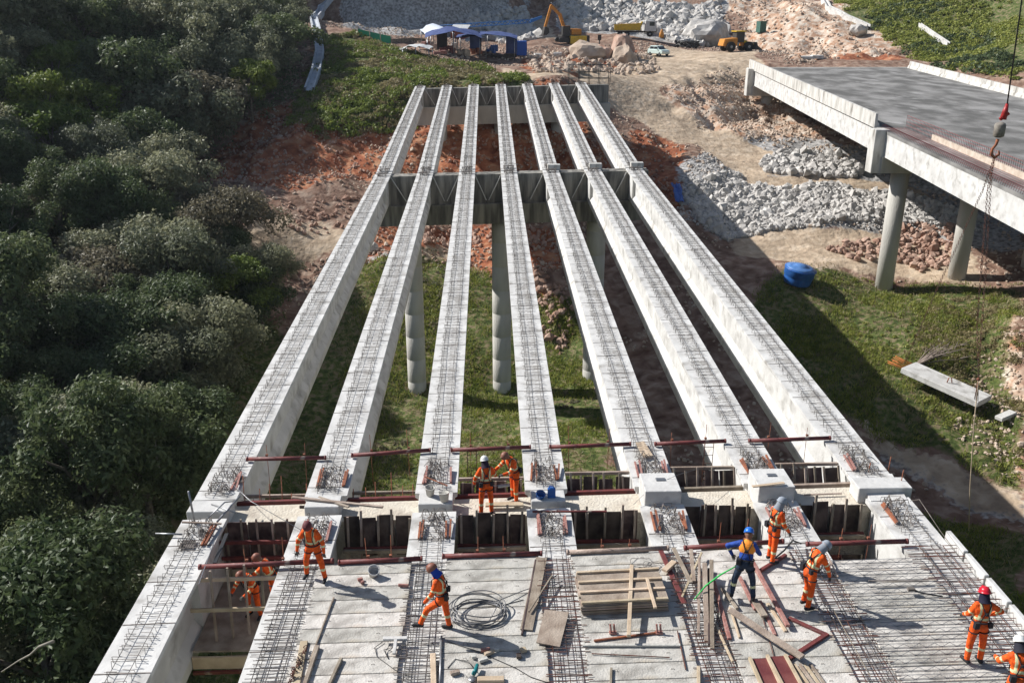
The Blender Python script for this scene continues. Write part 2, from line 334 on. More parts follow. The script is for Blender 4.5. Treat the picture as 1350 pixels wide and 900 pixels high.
def make_terrain():
    ny, nx = XX.shape
    V = np.stack([XX.ravel(), YY.ravel(), ZZ.ravel()], 1)
    j, i = np.meshgrid(np.arange(ny-1), np.arange(nx-1), indexing='ij'); a = (j*nx+i).ravel()
    Fc = np.stack([a, a+1, a+nx+1, a+nx], 1)
    me = bpy.data.meshes.new('terrain'); me.vertices.add(len(V)); me.vertices.foreach_set('co', V.ravel())
    me.loops.add(Fc.size); me.loops.foreach_set('vertex_index', Fc.ravel().astype(np.int32))
    me.polygons.add(len(Fc)); me.polygons.foreach_set('loop_start', np.arange(0, Fc.size, 4, dtype=np.int32)); me.polygons.foreach_set('loop_total', np.full(len(Fc), 4, np.int32))
    me.update(calc_edges=True); me.validate()
    for nm, ch in (('zone_a', (zg, zr, zs)), ('zone_b', (zk, zc, zs*0))):
        at = me.color_attributes.new(nm, 'FLOAT_COLOR', 'POINT'); c = np.ones((len(V), 4)); 
        for q in range(3): c[:,q] = ch[q].ravel()
        at.data.foreach_set('color', c.ravel())
    me.materials.append(GM); o = bpy.data.objects.new('terrain', me); COL.objects.link(o)
    tag(o, kind='structure', label='valley ground of red soil, dirt tracks, rubble and green slopes'); return o
make_terrain()
def blades(name, P, size, mat_, label=None, cat=None, kind=None, n=4, spread=.5, parent=None, wide=.28):
    """tufts of leaf blades standing on points P (numpy, world)"""
    K = len(P)*n; C = np.repeat(P, n, 0) + np.c_[RNG.normal(0, spread, (K, 2)), np.zeros(K)]
    C[:,2] = Hgrid(ZZ, C[:,0], C[:,1]) - .02
    s = (np.repeat(size, n) if np.ndim(size) else size)*RNG.uniform(.6, 1.4, K); a = RNG.uniform(0, 6.283, K)
    d = np.stack([np.cos(a), np.sin(a), np.zeros(K)], 1); lean = RNG.normal(0, .45, (K, 2))
    tip = C + np.c_[lean*s[:,None], s]; b = d*(s*wide)[:,None]
    mid = (C+tip)/2
    V = np.stack([C-b*.5, C+b*.5, mid+b, tip, mid-b], 1).reshape(-1, 3)
    f = np.arange(K*5).reshape(K, 5)
    return quick(name, V, f, mat_, parent)
def quick(name, V, Fc, mat_, parent=None, smooth=False):
    me = bpy.data.meshes.new(name); me.vertices.add(len(V)); me.vertices.foreach_set('co', V.ravel().astype(np.float32)); k = Fc.shape[1]
    me.loops.add(Fc.size); me.loops.foreach_set('vertex_index', Fc.ravel().astype(np.int32))
    me.polygons.add(len(Fc)); me.polygons.foreach_set('loop_start', np.arange(0, Fc.size, k, dtype=np.int32)); me.polygons.foreach_set('loop_total', np.full(len(Fc), k, np.int32))
    me.update(calc_edges=True); me.materials.append(mat_)
    me.polygons.foreach_set('use_smooth', np.full(len(Fc), bool(smooth)))
    o = bpy.data.objects.new(name, me); COL.objects.link(o)
    if parent: o.parent = parent
    return o
# ================================================================== the viaduct under construction
GXS = [1.58+3.13*(i-3) for i in range(7)]
SIDE = ['leftmost', 'second from the left', 'third from the left', 'middle', 'third from the right', 'second from the right', 'rightmost']
def section(top=1.2, web=.34, bot=.78, d=2.2):
    t, w_, b = top/2, web/2, bot/2
    return [(-t,0),(-t,-.13),(-w_-.1,-.30),(-w_,-.42),(-w_,-d+.62),(-b,-d+.30),(-b,-d),(b,-d),(b,-d+.30),(w_,-d+.62),(w_,-.42),(w_+.1,-.30),(t,-.13),(t,0)]
def girder(i, ya, yb, nm, dense=.2, cast=1.55, yl=None):
    X = GXS[i]
    label = {'A': 'near girder under the half built deck, %s of seven',
             'B': 'long middle span girder between the crossbeams, %s of seven',
             'C': 'far span girder reaching the abutment, %s of seven'}[nm] % SIDE[i]
    t = thing('bridge_girder', label, 'girder', (X, (ya+yb)/2, dk(X, (ya+yb)/2)-2.2), 0, 'concrete girders of the viaduct')
    def fr(Y, ext=0): return lambda u, v: (X+u, Y, dk(X+u, Y)+v)
    mb = MB(); e0, e1 = ya+2.2, yb-2.2
    blk = [(-.6,0),(-.6,-.13),(-.39,-.28),(-.39,-2.2),(.39,-2.2),(.39,-.28),(.6,-.13),(.6,0)]
    if nm != 'A': mb.prism(blk, fr(ya), fr(e0))
    mb.prism(blk, fr(e1 if nm != 'A' else yb-2.2), fr(yb))
    n = 4
    a = ya if nm == 'A' else e0; b = e1 if nm != 'A' else yb-2.2
    for k in range(n):
        q = section(); y0 = a+(b-a)*k/n; y1 = a+(b-a)*(k+1)/n
        mb.prism(q, fr(y0), fr(y1))
    build(mb, 'girder_body', M['conc'], t)
    # starter bars: hoops in the middle strip and hair-line seam bars across the flange
    rb = MB(); r = .0085 if nm != 'C' else .014
    hw = .27
    y = max(ya+.15, yl or ya) ; k = 0; rr = random.Random(i*10+ord(nm))
    while y < yb-.12:
        j = rr.uniform(-.04, .04); lean = rr.uniform(-.05, .05); h = .15+rr.uniform(-.03, .03); z = dk(X, y)
        w1 = hw*rr.uniform(.85, 1.12)
        rb.tube([(X-w1+j, y, z-.02), (X-w1+j, y+lean, z+h), (X-.06+j, y+lean, z+h*.96)], r, 3, cap=False, sm=False)
        rb.tube([(X+.02+j, y+.03, z+h*.9), (X+w1+j, y+lean+.03, z+h), (X+w1+j, y+.03, z-.02)], r, 3, cap=False, sm=False)
        if k % 2 == 0:
            rb.tube([(X-w1*1.35, y+.05, z+.035), (X+w1*1.35, y+.05+lean, z+.04)], r*.9, 3, cap=False, sm=False)
        y += dense*rr.uniform(.8, 1.2); k += 1
    ys = np.arange(ya+.1, yb, 3.0)
    for xo in (-.2, .2):
        for a_, b_ in zip(ys[:-1], ys[1:]):
            rb.tube([(X+xo+rr.uniform(-.03,.03), a_, dk(X,a_)+.10), (X+xo+rr.uniform(-.03,.03), b_, dk(X,b_)+.10)], r, 3, cap=False, sm=False)
    pass
    # construction seams across the flange
    sm = rb; y = ya+.5
    while y < yb-.5:
        a_ = rr.uniform(-.05,.05)
        sm.bar((X-.59, y, dk(X-.59,y)+.004), (X+.59, y+a_, dk(X+.59,y)+.004), .022 if nm == 'B' else .03, .012); y += cast*rr.uniform(.85, 1.15)
    build(rb, 'rebar_mesh', M['rebar'], t)
    return t
for i in range(7):
    girder(i, 3.0, 21.85, 'A', .18, yl=12.5)
    girder(i, 22.85, Y2-.12, 'B', .17)
    girder(i, Y2+.12, Y3+.6, 'C', .26)
# ------------------------------------------------------------------ piers
def pier(yc, label, xa, xb, wall_h, cap_d, cap_w, cols, topdz, foot, wt=1.4):
    t = thing('bridge_pier', label, 'pier', (GXS[3], yc, foot(cols[0], yc)), 0, None)
    mb = MB(); d0 = topdz
    def fr(X): return lambda u, v: (X, yc+u, dk(X, yc)+v)
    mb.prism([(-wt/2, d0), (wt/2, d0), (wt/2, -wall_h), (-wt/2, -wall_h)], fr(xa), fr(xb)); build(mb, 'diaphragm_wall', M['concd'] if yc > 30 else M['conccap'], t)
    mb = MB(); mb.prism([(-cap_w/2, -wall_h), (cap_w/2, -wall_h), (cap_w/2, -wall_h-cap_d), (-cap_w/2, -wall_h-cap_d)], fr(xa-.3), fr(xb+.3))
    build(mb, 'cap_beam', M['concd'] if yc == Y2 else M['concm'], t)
    for cx in cols:
        zb = foot(cx, yc)-1.2; zt = dk(cx, yc)-wall_h-cap_d+.02
        mb = MB(); pr = []; z = zb
        while z < zt-1.9:
            pr += [(.74, z), (.74, z+1.875), (.732, z+1.88), (.732, z+1.9)]; z += 1.92
        pr += [(.74, z), (.74, zt)]
        mb.lathe((cx, yc, 0), [(r, q) for r, q in pr], 28); build(mb, 'column', M['concm'], t)
    return t
pier(22.45, 'near pier crossbeam under the walkway beside the half built deck', -8.3, 11.7, 2.3, 1.4, 2.2, (-5.6, 1.6, 8.6), -.28, gz, 1.0)
pier(Y2, 'middle pier with dark streaked crossbeam wall and tall round columns', -8.6, 12.0, 2.25, 1.5, 2.3, (-5.9, 1.0, 8.3), -.12, gz, 1.2)
def brace(x0, x1, yc, mb):
    y = yc
    mb.bar((x0, y, dk(x0, yc)-.15), (x1, y, dk(x1, yc)-2.0), .09, .06)
# slanting props on the crossbeam faces
for yc, dy, lbl in ((Y2, -.75, 'thin slanting prop on the dark middle crossbeam'), (Y3, -.75, 'thin slanting prop on the abutment wall')):
    for i in range(6):
        xa, xb = GXS[i]+.62, GXS[i+1]-.62
        segs = {0: [(xa, xa+1.1)], 1: [(xa, xa+.8), (xb, xb-.9)], 2: [(xa, xa+.8), (xb, xb-.9)], 3: [(xb, xb-.9)], 4: [(xb, xb-.9)], 5: [(xb, xb-.9)]}[i]
        if yc == Y3 and i in (3,): segs = [(xa, xa+.9), (xb, xb-.9)]
        for k, (p, q) in enumerate(segs):
            mb = MB(); brace(p, q, yc+dy, mb)
            nm = ['first', 'second', 'third', 'fourth', 'fifth', 'sixth'][i]
            tag(build(mb, 'slanting_prop', M['parapet']), '%s, %s gap%s' % (lbl, nm, '' if len(segs) == 1 else (', left of its pair' if k == 0 else ', right of its pair')), 'prop', 'slanting props against the crossbeams')
# abutment
t = thing('bridge_abutment', 'far abutment crossbeam where the girders end below the shrubs', 'abutment', (GXS[3], Y3+.2, gz(0, Y3)))
mb = MB()
def frx(X): return lambda u, v: (X, Y3+.2+u, dk(X, Y3)+v)
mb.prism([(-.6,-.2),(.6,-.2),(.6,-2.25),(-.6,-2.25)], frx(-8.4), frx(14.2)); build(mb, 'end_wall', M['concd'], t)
mb = MB(); mb.prism([(-1.1,-2.25),(1.1,-2.25),(1.1,-4.3),(-1.1,-4.3)], frx(-8.6), frx(14.4)); build(mb, 'cap_beam', M['concm'], t)
for cx in (-5.4, 1.4, 8.2):
    mb = MB(); zt = dk(cx, Y3)-4.28; mb.lathe((cx, Y3+.2, 0), [(.62, gz(cx, Y3)-2.5), (.62, zt)], 24); build(mb, 'column', M['concm'], t)
# bearing blocks at the joints
for i in range(7):
    for yc in (22.38,):
        X = GXS[i]; hgt = {0: .10, 1: .14, 2: .12, 3: .10, 4: .42, 5: .45, 6: .18}[i]
        wd = {4: 1.0, 5: 1.0, 0: 1.15, 6: 1.5}.get(i, .95)
        mb = MB(); z = dk(X, yc); mb.box((X+.02, yc-.02, z+hgt/2-.14), (wd, 1.05 if i in (4, 5) else .62, hgt+.28))
        if i in (4, 5):
            mb.box((X+.05, yc+.1, z+hgt+.014), (.28, .16, .03), 1); 
        tag(build(mb, 'bearing_block', [M['conc'], M['steel']], bevel=.015), 'pale concrete block on the near crossbeam, %s girder' % SIDE[i], 'concrete block', 'blocks over the near crossbeam')
for i in (4, 5, 6):
    X = GXS[i]; mb = MB(); z = dk(X, Y2); mb.box((X+.25, Y2+.1, z+.2), (.95, .5, .4)); tag(build(mb, 'bearing_block', M['parapet'], bevel=.02), 'small block on the middle crossbeam joint, %s girder' % SIDE[i], 'concrete block', 'blocks on the middle crossbeam')
for i in range(7):
    for k, yy in enumerate((Y2-.75, Y2+.75, Y3-.2)):
        X = GXS[i]; mb = MB(); z = dk(X, yy)
        for q in range(7):
            a = random.uniform(-.4, .4); mb.tube([(X+a, yy+random.uniform(-.25,.25), z), (X+a+random.uniform(-.1,.1), yy+random.uniform(-.3,.3), z+random.uniform(.15,.4))], .022, 4)
            mb.bar((X-.4, yy+random.uniform(-.3,.3), z+.16), (X+.4, yy+random.uniform(-.3,.3), z+.2), .035, .03)
        tag(build(mb, 'rebar_cluster', M['rebar']), 'dark bent bars on the %s girder, %s' % (SIDE[i], ['before the middle pier', 'behind the middle pier', 'at the abutment'][k]), 'rebar', 'bars at the girder joints')
# ------------------------------------------------------------------ deck slabs between the near girders
def slab(i, y0, y1, ribbed=False):
    xa, xb = GXS[i]+.42, GXS[i+1]-.42; yc = (y0+y1)/2; xc = (xa+xb)/2
    t = None
    mb = MB(); q = random.uniform(-.02, .02)
    z0, z1 = dk(xa, yc)+.012, dk(xb, yc)+.012; h = .075
    v = [(xa+q,y0,z0),(xb+q,y0,z1),(xb+q,y1,z1),(xa+q,y1,z0),(xa+q,y0,z0+h),(xb+q,y0,z1+h),(xb+q,y1,z1+h),(xa+q,y1,z0+h)]
    mb.add(v, [(0,3,2,1),(4,5,6,7),(0,1,5,4),(1,2,6,5),(2,3,7,6),(3,0,4,7)])
    lab = 'precast slab with %s between the %s and %s girders' % ('lattice bars' if ribbed else 'rough top', SIDE[i], SIDE[i+1])
    if ribbed:
        t = thing('precast_slab', lab, 'deck slab', (xc, yc, z0), 0, 'ribbed deck slabs of the right bay')
        build(mb, 'slab_panel', M['conc2'], t, bevel=.008)
        rb = MB()
        for yy in (y0+.10, y1-.12):
            n = 7; st = (xb-xa)/n
            for k in range(n):
                x0 = xa+st*k; zz = lambda x: dk(x, yc)+.012+h
                rb.tube([(x0, yy-.03, zz(x0)), (x0+st*.5, yy, zz(x0)+.085), (x0+st, yy-.03, zz(x0))], .0055, 3, cap=False, sm=False)
            for oy, oz in ((0, .085), (-.03, .012)):
                rb.tube([(xa-.25, yy+oy, dk(xa,yc)+.09+oz), (xb+.25, yy+oy, dk(xb,yc)+.09+oz)], .0065, 3, cap=False, sm=False)
        build(rb, 'lattice_mesh', M['steel'], t)
    else:
        for cx in (xa+.55, xb-.55):          # lifting loops
            mb.tube([(cx-.05, yc, z0+h), (cx-.03, yc+.02, z0+h+.05), (cx+.03, yc+.02, z0+h+.05), (cx+.06, yc-.02, z0+h)], .008, 4, 1)
        o = build(mb, 'precast_slab', [M['conc2'], M['rebar']], bevel=.008); tag(o, lab, 'deck slab', 'deck slabs, %s bay' % ['', 'second', 'third', 'fourth', 'fifth', 'sixth'][i])
for i in range(1, 6):
    y = 19.5 + [0, -.05, 0, 0, 0, -.62][i]
    while y > 12.5:
        y0 = y-.50 if i != 5 else y-.47
        slab(i, y0+.014, y, i == 5); y = y0
# transverse bars of the girder strips, longer and rusty at the right
for i in range(1, 7):
    X = GXS[i]; rb = MB(); rr = random.Random(50+i); y = 12.6
    while y < 19.4:
        w1 = .46+rr.uniform(-.08, .1); z = dk(X, y)+.10+rr.uniform(-.02, .04)
        if i == 6: w1 = .62+rr.uniform(-.1, .15)
        rb.tube([(X-w1, y, z), (X+w1, y+rr.uniform(-.05,.05), z+rr.uniform(-.02,.02))], .0105, 3, cap=False, sm=False); y += rr.uniform(.075, .13)
    for xo in (-.3, 0, .3):
        rb.tube([(X+xo, 12.6, dk(X, 12.6)+.13), (X+xo+.03, 19.3, dk(X, 19.3)+.13)], .011, 3, cap=False, sm=False)
    o = build(rb, 'deck_rebar_mesh', M['rebarr'] if i >= 3 else M['rebar']); tag(o, 'cross bars laid over the %s near girder between the slabs' % SIDE[i], 'rebar', 'rebar strips of the near deck')
# edge kerb at the right
t = None; mb = MB()
y = 19.9; k = 0
while y > 12.5:
    mb = MB(); x = GXS[6]+.72; z = dk(x, y); mb.bar((x, y-.04, z+.05), (x, y-.96, z+.04), .13, .3); y -= 1.0
    tag(build(mb, 'edge_kerb_block', M['conc'], bevel=.015), 'white kerb block on the right deck edge, %s from the far end' % ['first','second','third','fourth','fifth','sixth','seventh','eighth','ninth'][k], 'kerb block', 'kerb blocks of the right deck edge'); k += 1
# ------------------------------------------------------------------ existing bridge on the right
BX = lambda Y: 34.6+.065*(Y-80)
def bz(Y): return 2.75+.030*(Y-80)
def make_old_bridge():
    ya, yp, yb = 30., 80., 137.
    t = thing('finished_bridge', 'older finished bridge with dark asphalt deck on the right', 'bridge', (BX(80), 80, gz(BX(80), 80)))
    W = 23.
    def fr(Y, dx=0): return lambda u, v: (BX(Y)+u+dx, Y, bz(Y)+v)
    mb = MB(); mb.prism([(0,-.25),(W,-.25),(W,0),(0,0)], fr(ya), fr(yb)); build(mb, 'deck_slab', M['asph'], t)
    for g in range(6):
        u = .35+g*(W-.7)/5
        for (a, b) in ((ya, yp-.35), (yp+.35, yb-3.4)):
            mb = MB(); mb.prism([(u-.3,-.26),(u-.3,-.45),(u-.12,-.6),(u-.12,-1.7),(u-.3,-1.85),(u-.3,-2.15),(u+.3,-2.15),(u+.3,-1.85),(u+.12,-1.7),(u+.12,-.6),(u+.3,-.45),(u+.3,-.26)], fr(a), fr(b))
            if g == 0: mb.prism([(u-.33,-.27),(u-.33,-2.16),(u-.14,-2.16),(u-.14,-.27)], fr(a+.01), fr(b-.01))
            build(mb, 'main_girder', M['parapet'] if g else M['conc'], t)
    # near barrier: built part far, missing part near with rust bars
    bar = [(-.2,-.1),(.28,0),(.22,.3),(.06,.42),(.02,1.15),(-.2,1.15)]
    bar2 = [(W-.28,0),(W+.2,0),(W+.2,.95),(W-.02,.95),(W-.06,.42),(W-.22,.3)]
    mb = MB(); mb.prism(bar, fr(yp+2), fr(yb)); build(mb, 'barrier', M['parapet'], t)
    mb = MB(); mb.prism(bar2, fr(ya), fr(yb-1)); build(mb, 'barrier', M['parapet'], t)
    mb = MB(); mb.prism([(2.2,.0),(2.5,.0),(2.5,.45),(2.2,.45)], fr(ya), fr(yp-5)); build(mb, 'inner_kerb', mat('raw_kerb_concrete', (.42,.34,.27), .9, (.55,.47,.39), 2, 6), t)
    rb = MB(); y = ya
    while y < yp+1:
        for u in (2.28,):
            rb.tube([(BX(y)+u, y, bz(y)), (BX(y)+u, y, bz(y)+1.15)], .018, 3, cap=False, sm=False)
        rb.tube([(BX(y)+.1, y, bz(y)), (BX(y)+.2, y, bz(y)+.35), (BX(y)+.5, y, bz(y)+.3)], .018, 3, cap=False, sm=False)
        y += .3
    for h in (.3, .6, .9, 1.12): rb.tube([(BX(y_)+2.28, y_, bz(y_)+h) for y_ in (ya, 50, 65, yp+1)], .018, 3, cap=False, sm=False)
    for k in range(6):
        u = .5+k*.32; rb.tube([(BX(y_)+u, y_, bz(y_)+.06) for y_ in (ya, 50, 65, yp+1)], .014, 3, cap=False, sm=False)
    build(rb, 'kerb_rebar_mesh', mat('pink_rust_rebar', (.30,.10,.10), .8, (.2,.08,.07), 3), t)
    for yc in (yp, yb-2.6):
        mb = MB(); 
        def f2(u): return lambda a, v: (BX(yc)+u, yc+a, bz(yc)+v)
        mb.prism([(-.9,-2.17),(.9,-2.17),(.9,-3.6),(-.9,-3.6)], f2(-.2), f2(W+.2)); build(mb, 'cap_beam', M['concm'], t)
        mb = MB(); mb.box((BX(yc)-.35, yc, bz(yc)-1.75), (1.25, 1.3, 3.75), taper=1.0); build(mb, 'cheek_block', M['parapet'], t, bevel=.03)
        for u in ((2.0, 8.7, 15.4, 21.) if yc == yp else (2.2, 10.5, 19.)):
            x = BX(yc)+u; mb = MB(); mb.lathe((x, yc, 0), [(.78, gz(x, yc)-1.5), (.78, bz(yc)-3.58)], 24); build(mb, 'column', M['concm'], t)
    mb = MB(); mb.box((BX(yb)+W/2, yb+.3, bz(yb)-1.2), (W+.6, .8, 2.4)); build(mb, 'end_wall', M['concm'], t)
make_old_bridge()
# ================================================================== vegetation and rock
def crown_arrays(rad, hgt, leaves, lsize, seed, flat=.6, nb=24):
    g = np.random.default_rng(seed)
    th = g.uniform(0, 2*math.pi, nb); u = g.uniform(-.75, 1, nb); rr = np.sqrt(np.clip(1-np.clip(u,0,1)**2, .05, 1))*g.uniform(.35, 1.12, nb)
    cen = np.stack([np.cos(th)*rr*rad, np.sin(th)*rr*rad, u*rad*flat*.8], 1); cen[0] = (0, 0, rad*flat*.55)
    br = g.uniform(.14, .42, nb)*rad
    w_ = br**2/np.sum(br**2); pick = g.choice(nb, leaves, p=w_)
    d = g.normal(0, 1, (leaves, 3)); d[:,2] = d[:,2]*.9+.35; d /= np.linalg.norm(d, axis=1)[:,None]
    sh = g.uniform(.62, 1.12, leaves)**1.0
    P = cen[pick] + d*(br[pick]*sh)[:,None]*np.array([1,1,.8])
    # twig clumping
    P += g.normal(0, .04*rad, P.shape)
    nrm = d + g.normal(0, .75, d.shape); nrm[:,2] += .35; nrm /= np.linalg.norm(nrm, axis=1)[:,None]
    t = np.cross(nrm, g.normal(0, 1, nrm.shape)); t /= np.linalg.norm(t, axis=1)[:,None]; b = np.cross(nrm, t)
    s = lsize*g.uniform(.45, 1.6, leaves)[:,None]
    V = np.stack([P-t*s*.55, P+b*s*.27-nrm*s*.06, P+t*s*.55, P-b*s*.27-nrm*s*.06], 1).reshape(-1, 3)
    V[:,2] += hgt
    return V, np.arange(leaves*4).reshape(leaves, 4), cen
def tree_proto(kind, rad, hgt, leaves, lsize, lm, seed, flat=.65, nb=24):
    t = thing(kind, 'x', 'tree', (0,0,0))
    V, Fc, cen = crown_arrays(rad, hgt, leaves, lsize, seed, flat, nb)
    quick('crown', V, Fc, M[lm], t)
    mb = MB(); rr = random.Random(seed); zc = hgt
    mb.tube([(0,0,-1.0), (rr.uniform(-.1,.1), rr.uniform(-.1,.1), hgt*.45), (rr.uniform(-.3,.3), rr.uniform(-.3,.3), hgt*.85), (0,0,hgt+rad*.25)], [.24, .18, .13, .05], 7)
    for k in range(1, min(nb, 11)):
        c = cen[k]; mb.tube([(0, 0, hgt*(.45+.04*k)), (c[0]*.45, c[1]*.45, hgt+c[2]*.3-.6), (c[0]*.95, c[1]*.95, hgt+c[2])], [.10, .07, .025], 5)
    build(mb, 'trunk', M['bark'], t, local=True)
    return t
PROTO = [tree_proto('broadleaf_tree', 3.6, 5.0, 16500, .21, 'leafB', 11), tree_proto('broadleaf_tree', 3.3, 5.4, 16500, .2, 'leafA', 12, .75),
         tree_proto('broadleaf_tree', 4.0, 4.6, 17500, .22, 'leafD', 13, .55, 30), tree_proto('broadleaf_tree', 2.6, 4.4, 12000, .19, 'leafC', 14, .8),
         tree_proto('broadleaf_tree', 3.0, 5.8, 14000, .2, 'leafA', 15, .9), tree_proto('broadleaf_tree', 2.4, 3.8, 11500, .19, 'leafB', 16, .8, 18)]
FAR = [tree_proto('broadleaf_tree', 4.2, 5.0, 8500, .33, 'leafB', 21), tree_proto('broadleaf_tree', 3.8, 5.2, 8500, .32, 'leafA', 22, .75),
       tree_proto('broadleaf_tree', 4.4, 4.6, 8500, .34, 'leafD', 23, .6), tree_proto('broadleaf_tree', 3.2, 5.0, 7500, .30, 'leafC', 24, .9)]
KIND = ['grey green broad tree', 'dark green dense tree', 'brownish green spreading tree', 'bright green bushy tree', 'tall dark green tree', 'small grey green tree']
KINDF = ['grey green tree', 'dark green tree', 'brownish green tree', 'bright green tree']
FOREST = [tuple(hit(*q)[:2]) for q in ((396,60),(388,128),(300,190),(236,262),(262,335),(330,372),(362,420),(330,500),(270,640),(215,720))] 
FOREST = [(-52, 186)] + FOREST + [(-11.6, 22), (-11.6, 8), (-60, 8), (-95, 60), (-125, 130), (-105, 195)]
def pt_in(poly, x, y):
    c = False; n = len(poly)
    for i in range(n):
        x0, y0 = poly[i]; x1, y1 = poly[(i+1)%n]
        if (y0 > y) != (y1 > y) and x < (x1-x0)*(y-y0)/(y1-y0)+x0: c = not c
    return c
def visible(x, y, z, m=70):
    d = np.array([x, y, z])-C0; ww = d@FW
    if ww < 4: return False
    px = 675+FPX*(d@RT)/ww; py = 450-FPX*(d@UP)/ww
    return -m-1500/ww < px < 1350+m and -m < py < 900+m+2500/ww
trees = []; rt = random.Random(5); used = set()
cand = []
for k in range(26000):
    x = rt.uniform(-125, -11.4); y = rt.uniform(8, 196)
    if not pt_in(FOREST, x, y): continue
    sp = 2.35 + .017*y + rt.uniform(0, .7)
    if any((x-a)**2+(y-b)**2 < sp*sp for a, b, _ in trees): continue
    z = gz(x, y)
    d_ = np.array([x, y, z+4])-C0; w_ = d_@FW
    if w_ > 1 and 375 < 675+FPX*(d_@RT)/w_ < 455 and 450-FPX*(d_@UP)/w_ < 150: continue
    if not visible(x, y, z+5): continue
    trees.append((x, y, z))
trees.sort(key=lambda q: q[1])
trees = trees[:299]
print('trees', len(trees), max(t_[1] for t_ in trees))
TP = 'growing in the forest on the left slope'
for k, (x, y, z) in enumerate(trees):
    far = y > 92; L = FAR if far else PROTO
    q = rt.random()
    if far: v = 0 if q < .3 else 1 if q < .62 else 2 if q < .8 else 3
    else: v = 0 if q < .27 else 1 if q < .47 else 2 if q < .66 else 3 if q < .76 else 4 if q < .88 else 5
    p = L[v]; key = (far, v)
    o = p if key not in used else copy_tree(p)
    used.add(key)
    s = rt.uniform(.8, 1.3)
    if x > -17: s = min(s, .95)
    o.location = (x, y, z-.2); o.scale = (s, s, s*rt.uniform(.85, 1.15)); o.rotation_euler = (rt.uniform(-.08,.08), rt.uniform(-.08,.08), rt.uniform(0, 6.28))
    lab = (KINDF[v]+' in the upper part of the left forest, high on the slope') if far else (KIND[v]+' in the lower part of the left forest beside the girders')
    tag(o, lab, 'tree', ('upper forest, ' if far else 'lower forest, ')+(KINDF if far else KIND)[v]+'s')
for key, p in [((False, i), q) for i, q in enumerate(PROTO)]+[((True, i), q) for i, q in enumerate(FAR)]:
    if key not in used:
        for c in list(p.children): bpy.data.objects.remove(c)
        bpy.data.objects.remove(p)
# the round tree and the dark one by the red bank, bushes below the girders, and others standing clear
def lone(px, py, Y, v, s, label, protos=PROTO, cat='tree', name=None, dz=-.3):
    p = atY(px, py, Y); x, y = p[0], p[1]
    o = copy_tree([q for q in protos if q.name in bpy.data.objects][0] if protos[v].name not in bpy.data.objects else protos[v])
    o.location = (x, y, gz(x, y)+dz); o.scale = (s, s, s); o.rotation_euler = (0, 0, rt.uniform(0, 6)); o.name = name or 'broadleaf_tree'
    if 'group' in o: del o['group']
    return tag(o, label, cat)
lone(205, 330, 84, 0, 1.35, 'large round grey green tree standing above the forest left of the red bank')
lone(300, 372, 80, 1, .8, 'dark broad tree in front of the pale dirt slope')
lone(345, 425, 74, 4, .8, 'dark tree beside the leftmost girder below the dirt slope')
for n_, (px, py, Y, s, lb) in enumerate([(400,600,47,.42,'round bush on the grass in the gap beside the leftmost girder'),(385,640,44,.5,'dark bush behind the red pipe in the first gap'),(575,640,46,.34,'low bush on the grass in the second gap'),
      (430,520,56,.36,'bush beside the second girder in the first gap'),(575,350,80,.34,'dark shrub by the first round column'),(430,700,40,.5,'shrub below the formwork of the second gap')]):
    lone(px, py, Y, 5, s, lb, cat='bush', name='bush', dz=-1.7)
# pale bare trunks
for n_, (a, b, Y, lb) in enumerate([((575,770),(612,900),0,None)][:0]+[((190,545),(212,625),44,'pale bare leaning trunk in the forest below the large trees'),((2,885),(70,845),26,'bare pale branch at the bottom left corner'),((225,520),(238,570),50,'thin pale trunk rising through the left forest')]):
    p, q = atY(*a, Y), atY(*b, Y-1.5); mb = MB(); m_ = (p+q)/2+np.array([.15,0,.1]); mb.tube([p, p+(m_-p)*.5+np.array([.06,.05,.05]), m_, m_+(q-m_)*.5+np.array([-.07,0,.06]), q], [.02, .03, .04, .045, .06], 6)
    tag(build(mb, 'bare_trunk', mat('pale_bark%d' % n_, (.26,.24,.2), .9)), lb, 'tree trunk')
# ---------------- grass, shrubs
FM = [(a, b) for a, b in FOREST]

def sample(x0, x1, y0, y1, n, fn):
    X = RNG.uniform(x0, x1, n); Y = RNG.uniform(y0, y1, n); Z = Hgrid(ZZ, X, Y); k = fn(X, Y); return np.stack([X, Y, Z], 1)[k]
def gmask(th, ns=3, seed=20, keep=-.1):
    return lambda X, Y: (Hgrid(zg, X, Y) > th) & (vnoise(X, Y, ns, seed)+vnoise(X, Y, ns*.35, seed+1)*.6 > keep)
tag(blades('grass', sample(-12, 45, 34, 84, 36000, gmask(.5, 3, 20, .0)), .26, M['grassy'], spread=.28, n=7, wide=.11), 'green grass on the valley floor and the slope by the columns', kind='stuff')
tag(blades('dry_grass', sample(-14, 48, 34, 90, 9000, gmask(.3, 4, 30, -.25)), .26, M['dryg'], spread=.5, n=6, wide=.12), 'dry yellowish scrub between the grass patches', kind='stuff')
def clumps(name, P, r, leaves, ls, m_, seed):
    g = np.random.default_rng(seed); K = len(P)*leaves; idx = np.repeat(np.arange(len(P)), leaves); R_ = (r*g.uniform(.5, 1.4, len(P)))[idx]
    d = g.normal(0, 1, (K, 3)); d[:,2] = np.abs(d[:,2])*.9; d /= np.linalg.norm(d, axis=1)[:,None]
    C = P[idx]+d*(R_*g.uniform(.6, 1.1, K))[:,None]*np.array([1,1,.75])
    nr = d+g.normal(0, .6, d.shape); nr /= np.linalg.norm(nr, axis=1)[:,None]; t = np.cross(nr, g.normal(0,1,nr.shape)); t /= np.linalg.norm(t,axis=1)[:,None]; b = np.cross(nr, t)
    s = ls*g.uniform(.6, 1.4, K)[:,None]
    V = np.stack([C-t*s*.6, C+b*s*.35, C+t*s*.6, C-b*s*.35], 1).reshape(-1, 3)
    return quick(name, V, np.arange(K*4).reshape(K, 4), m_)
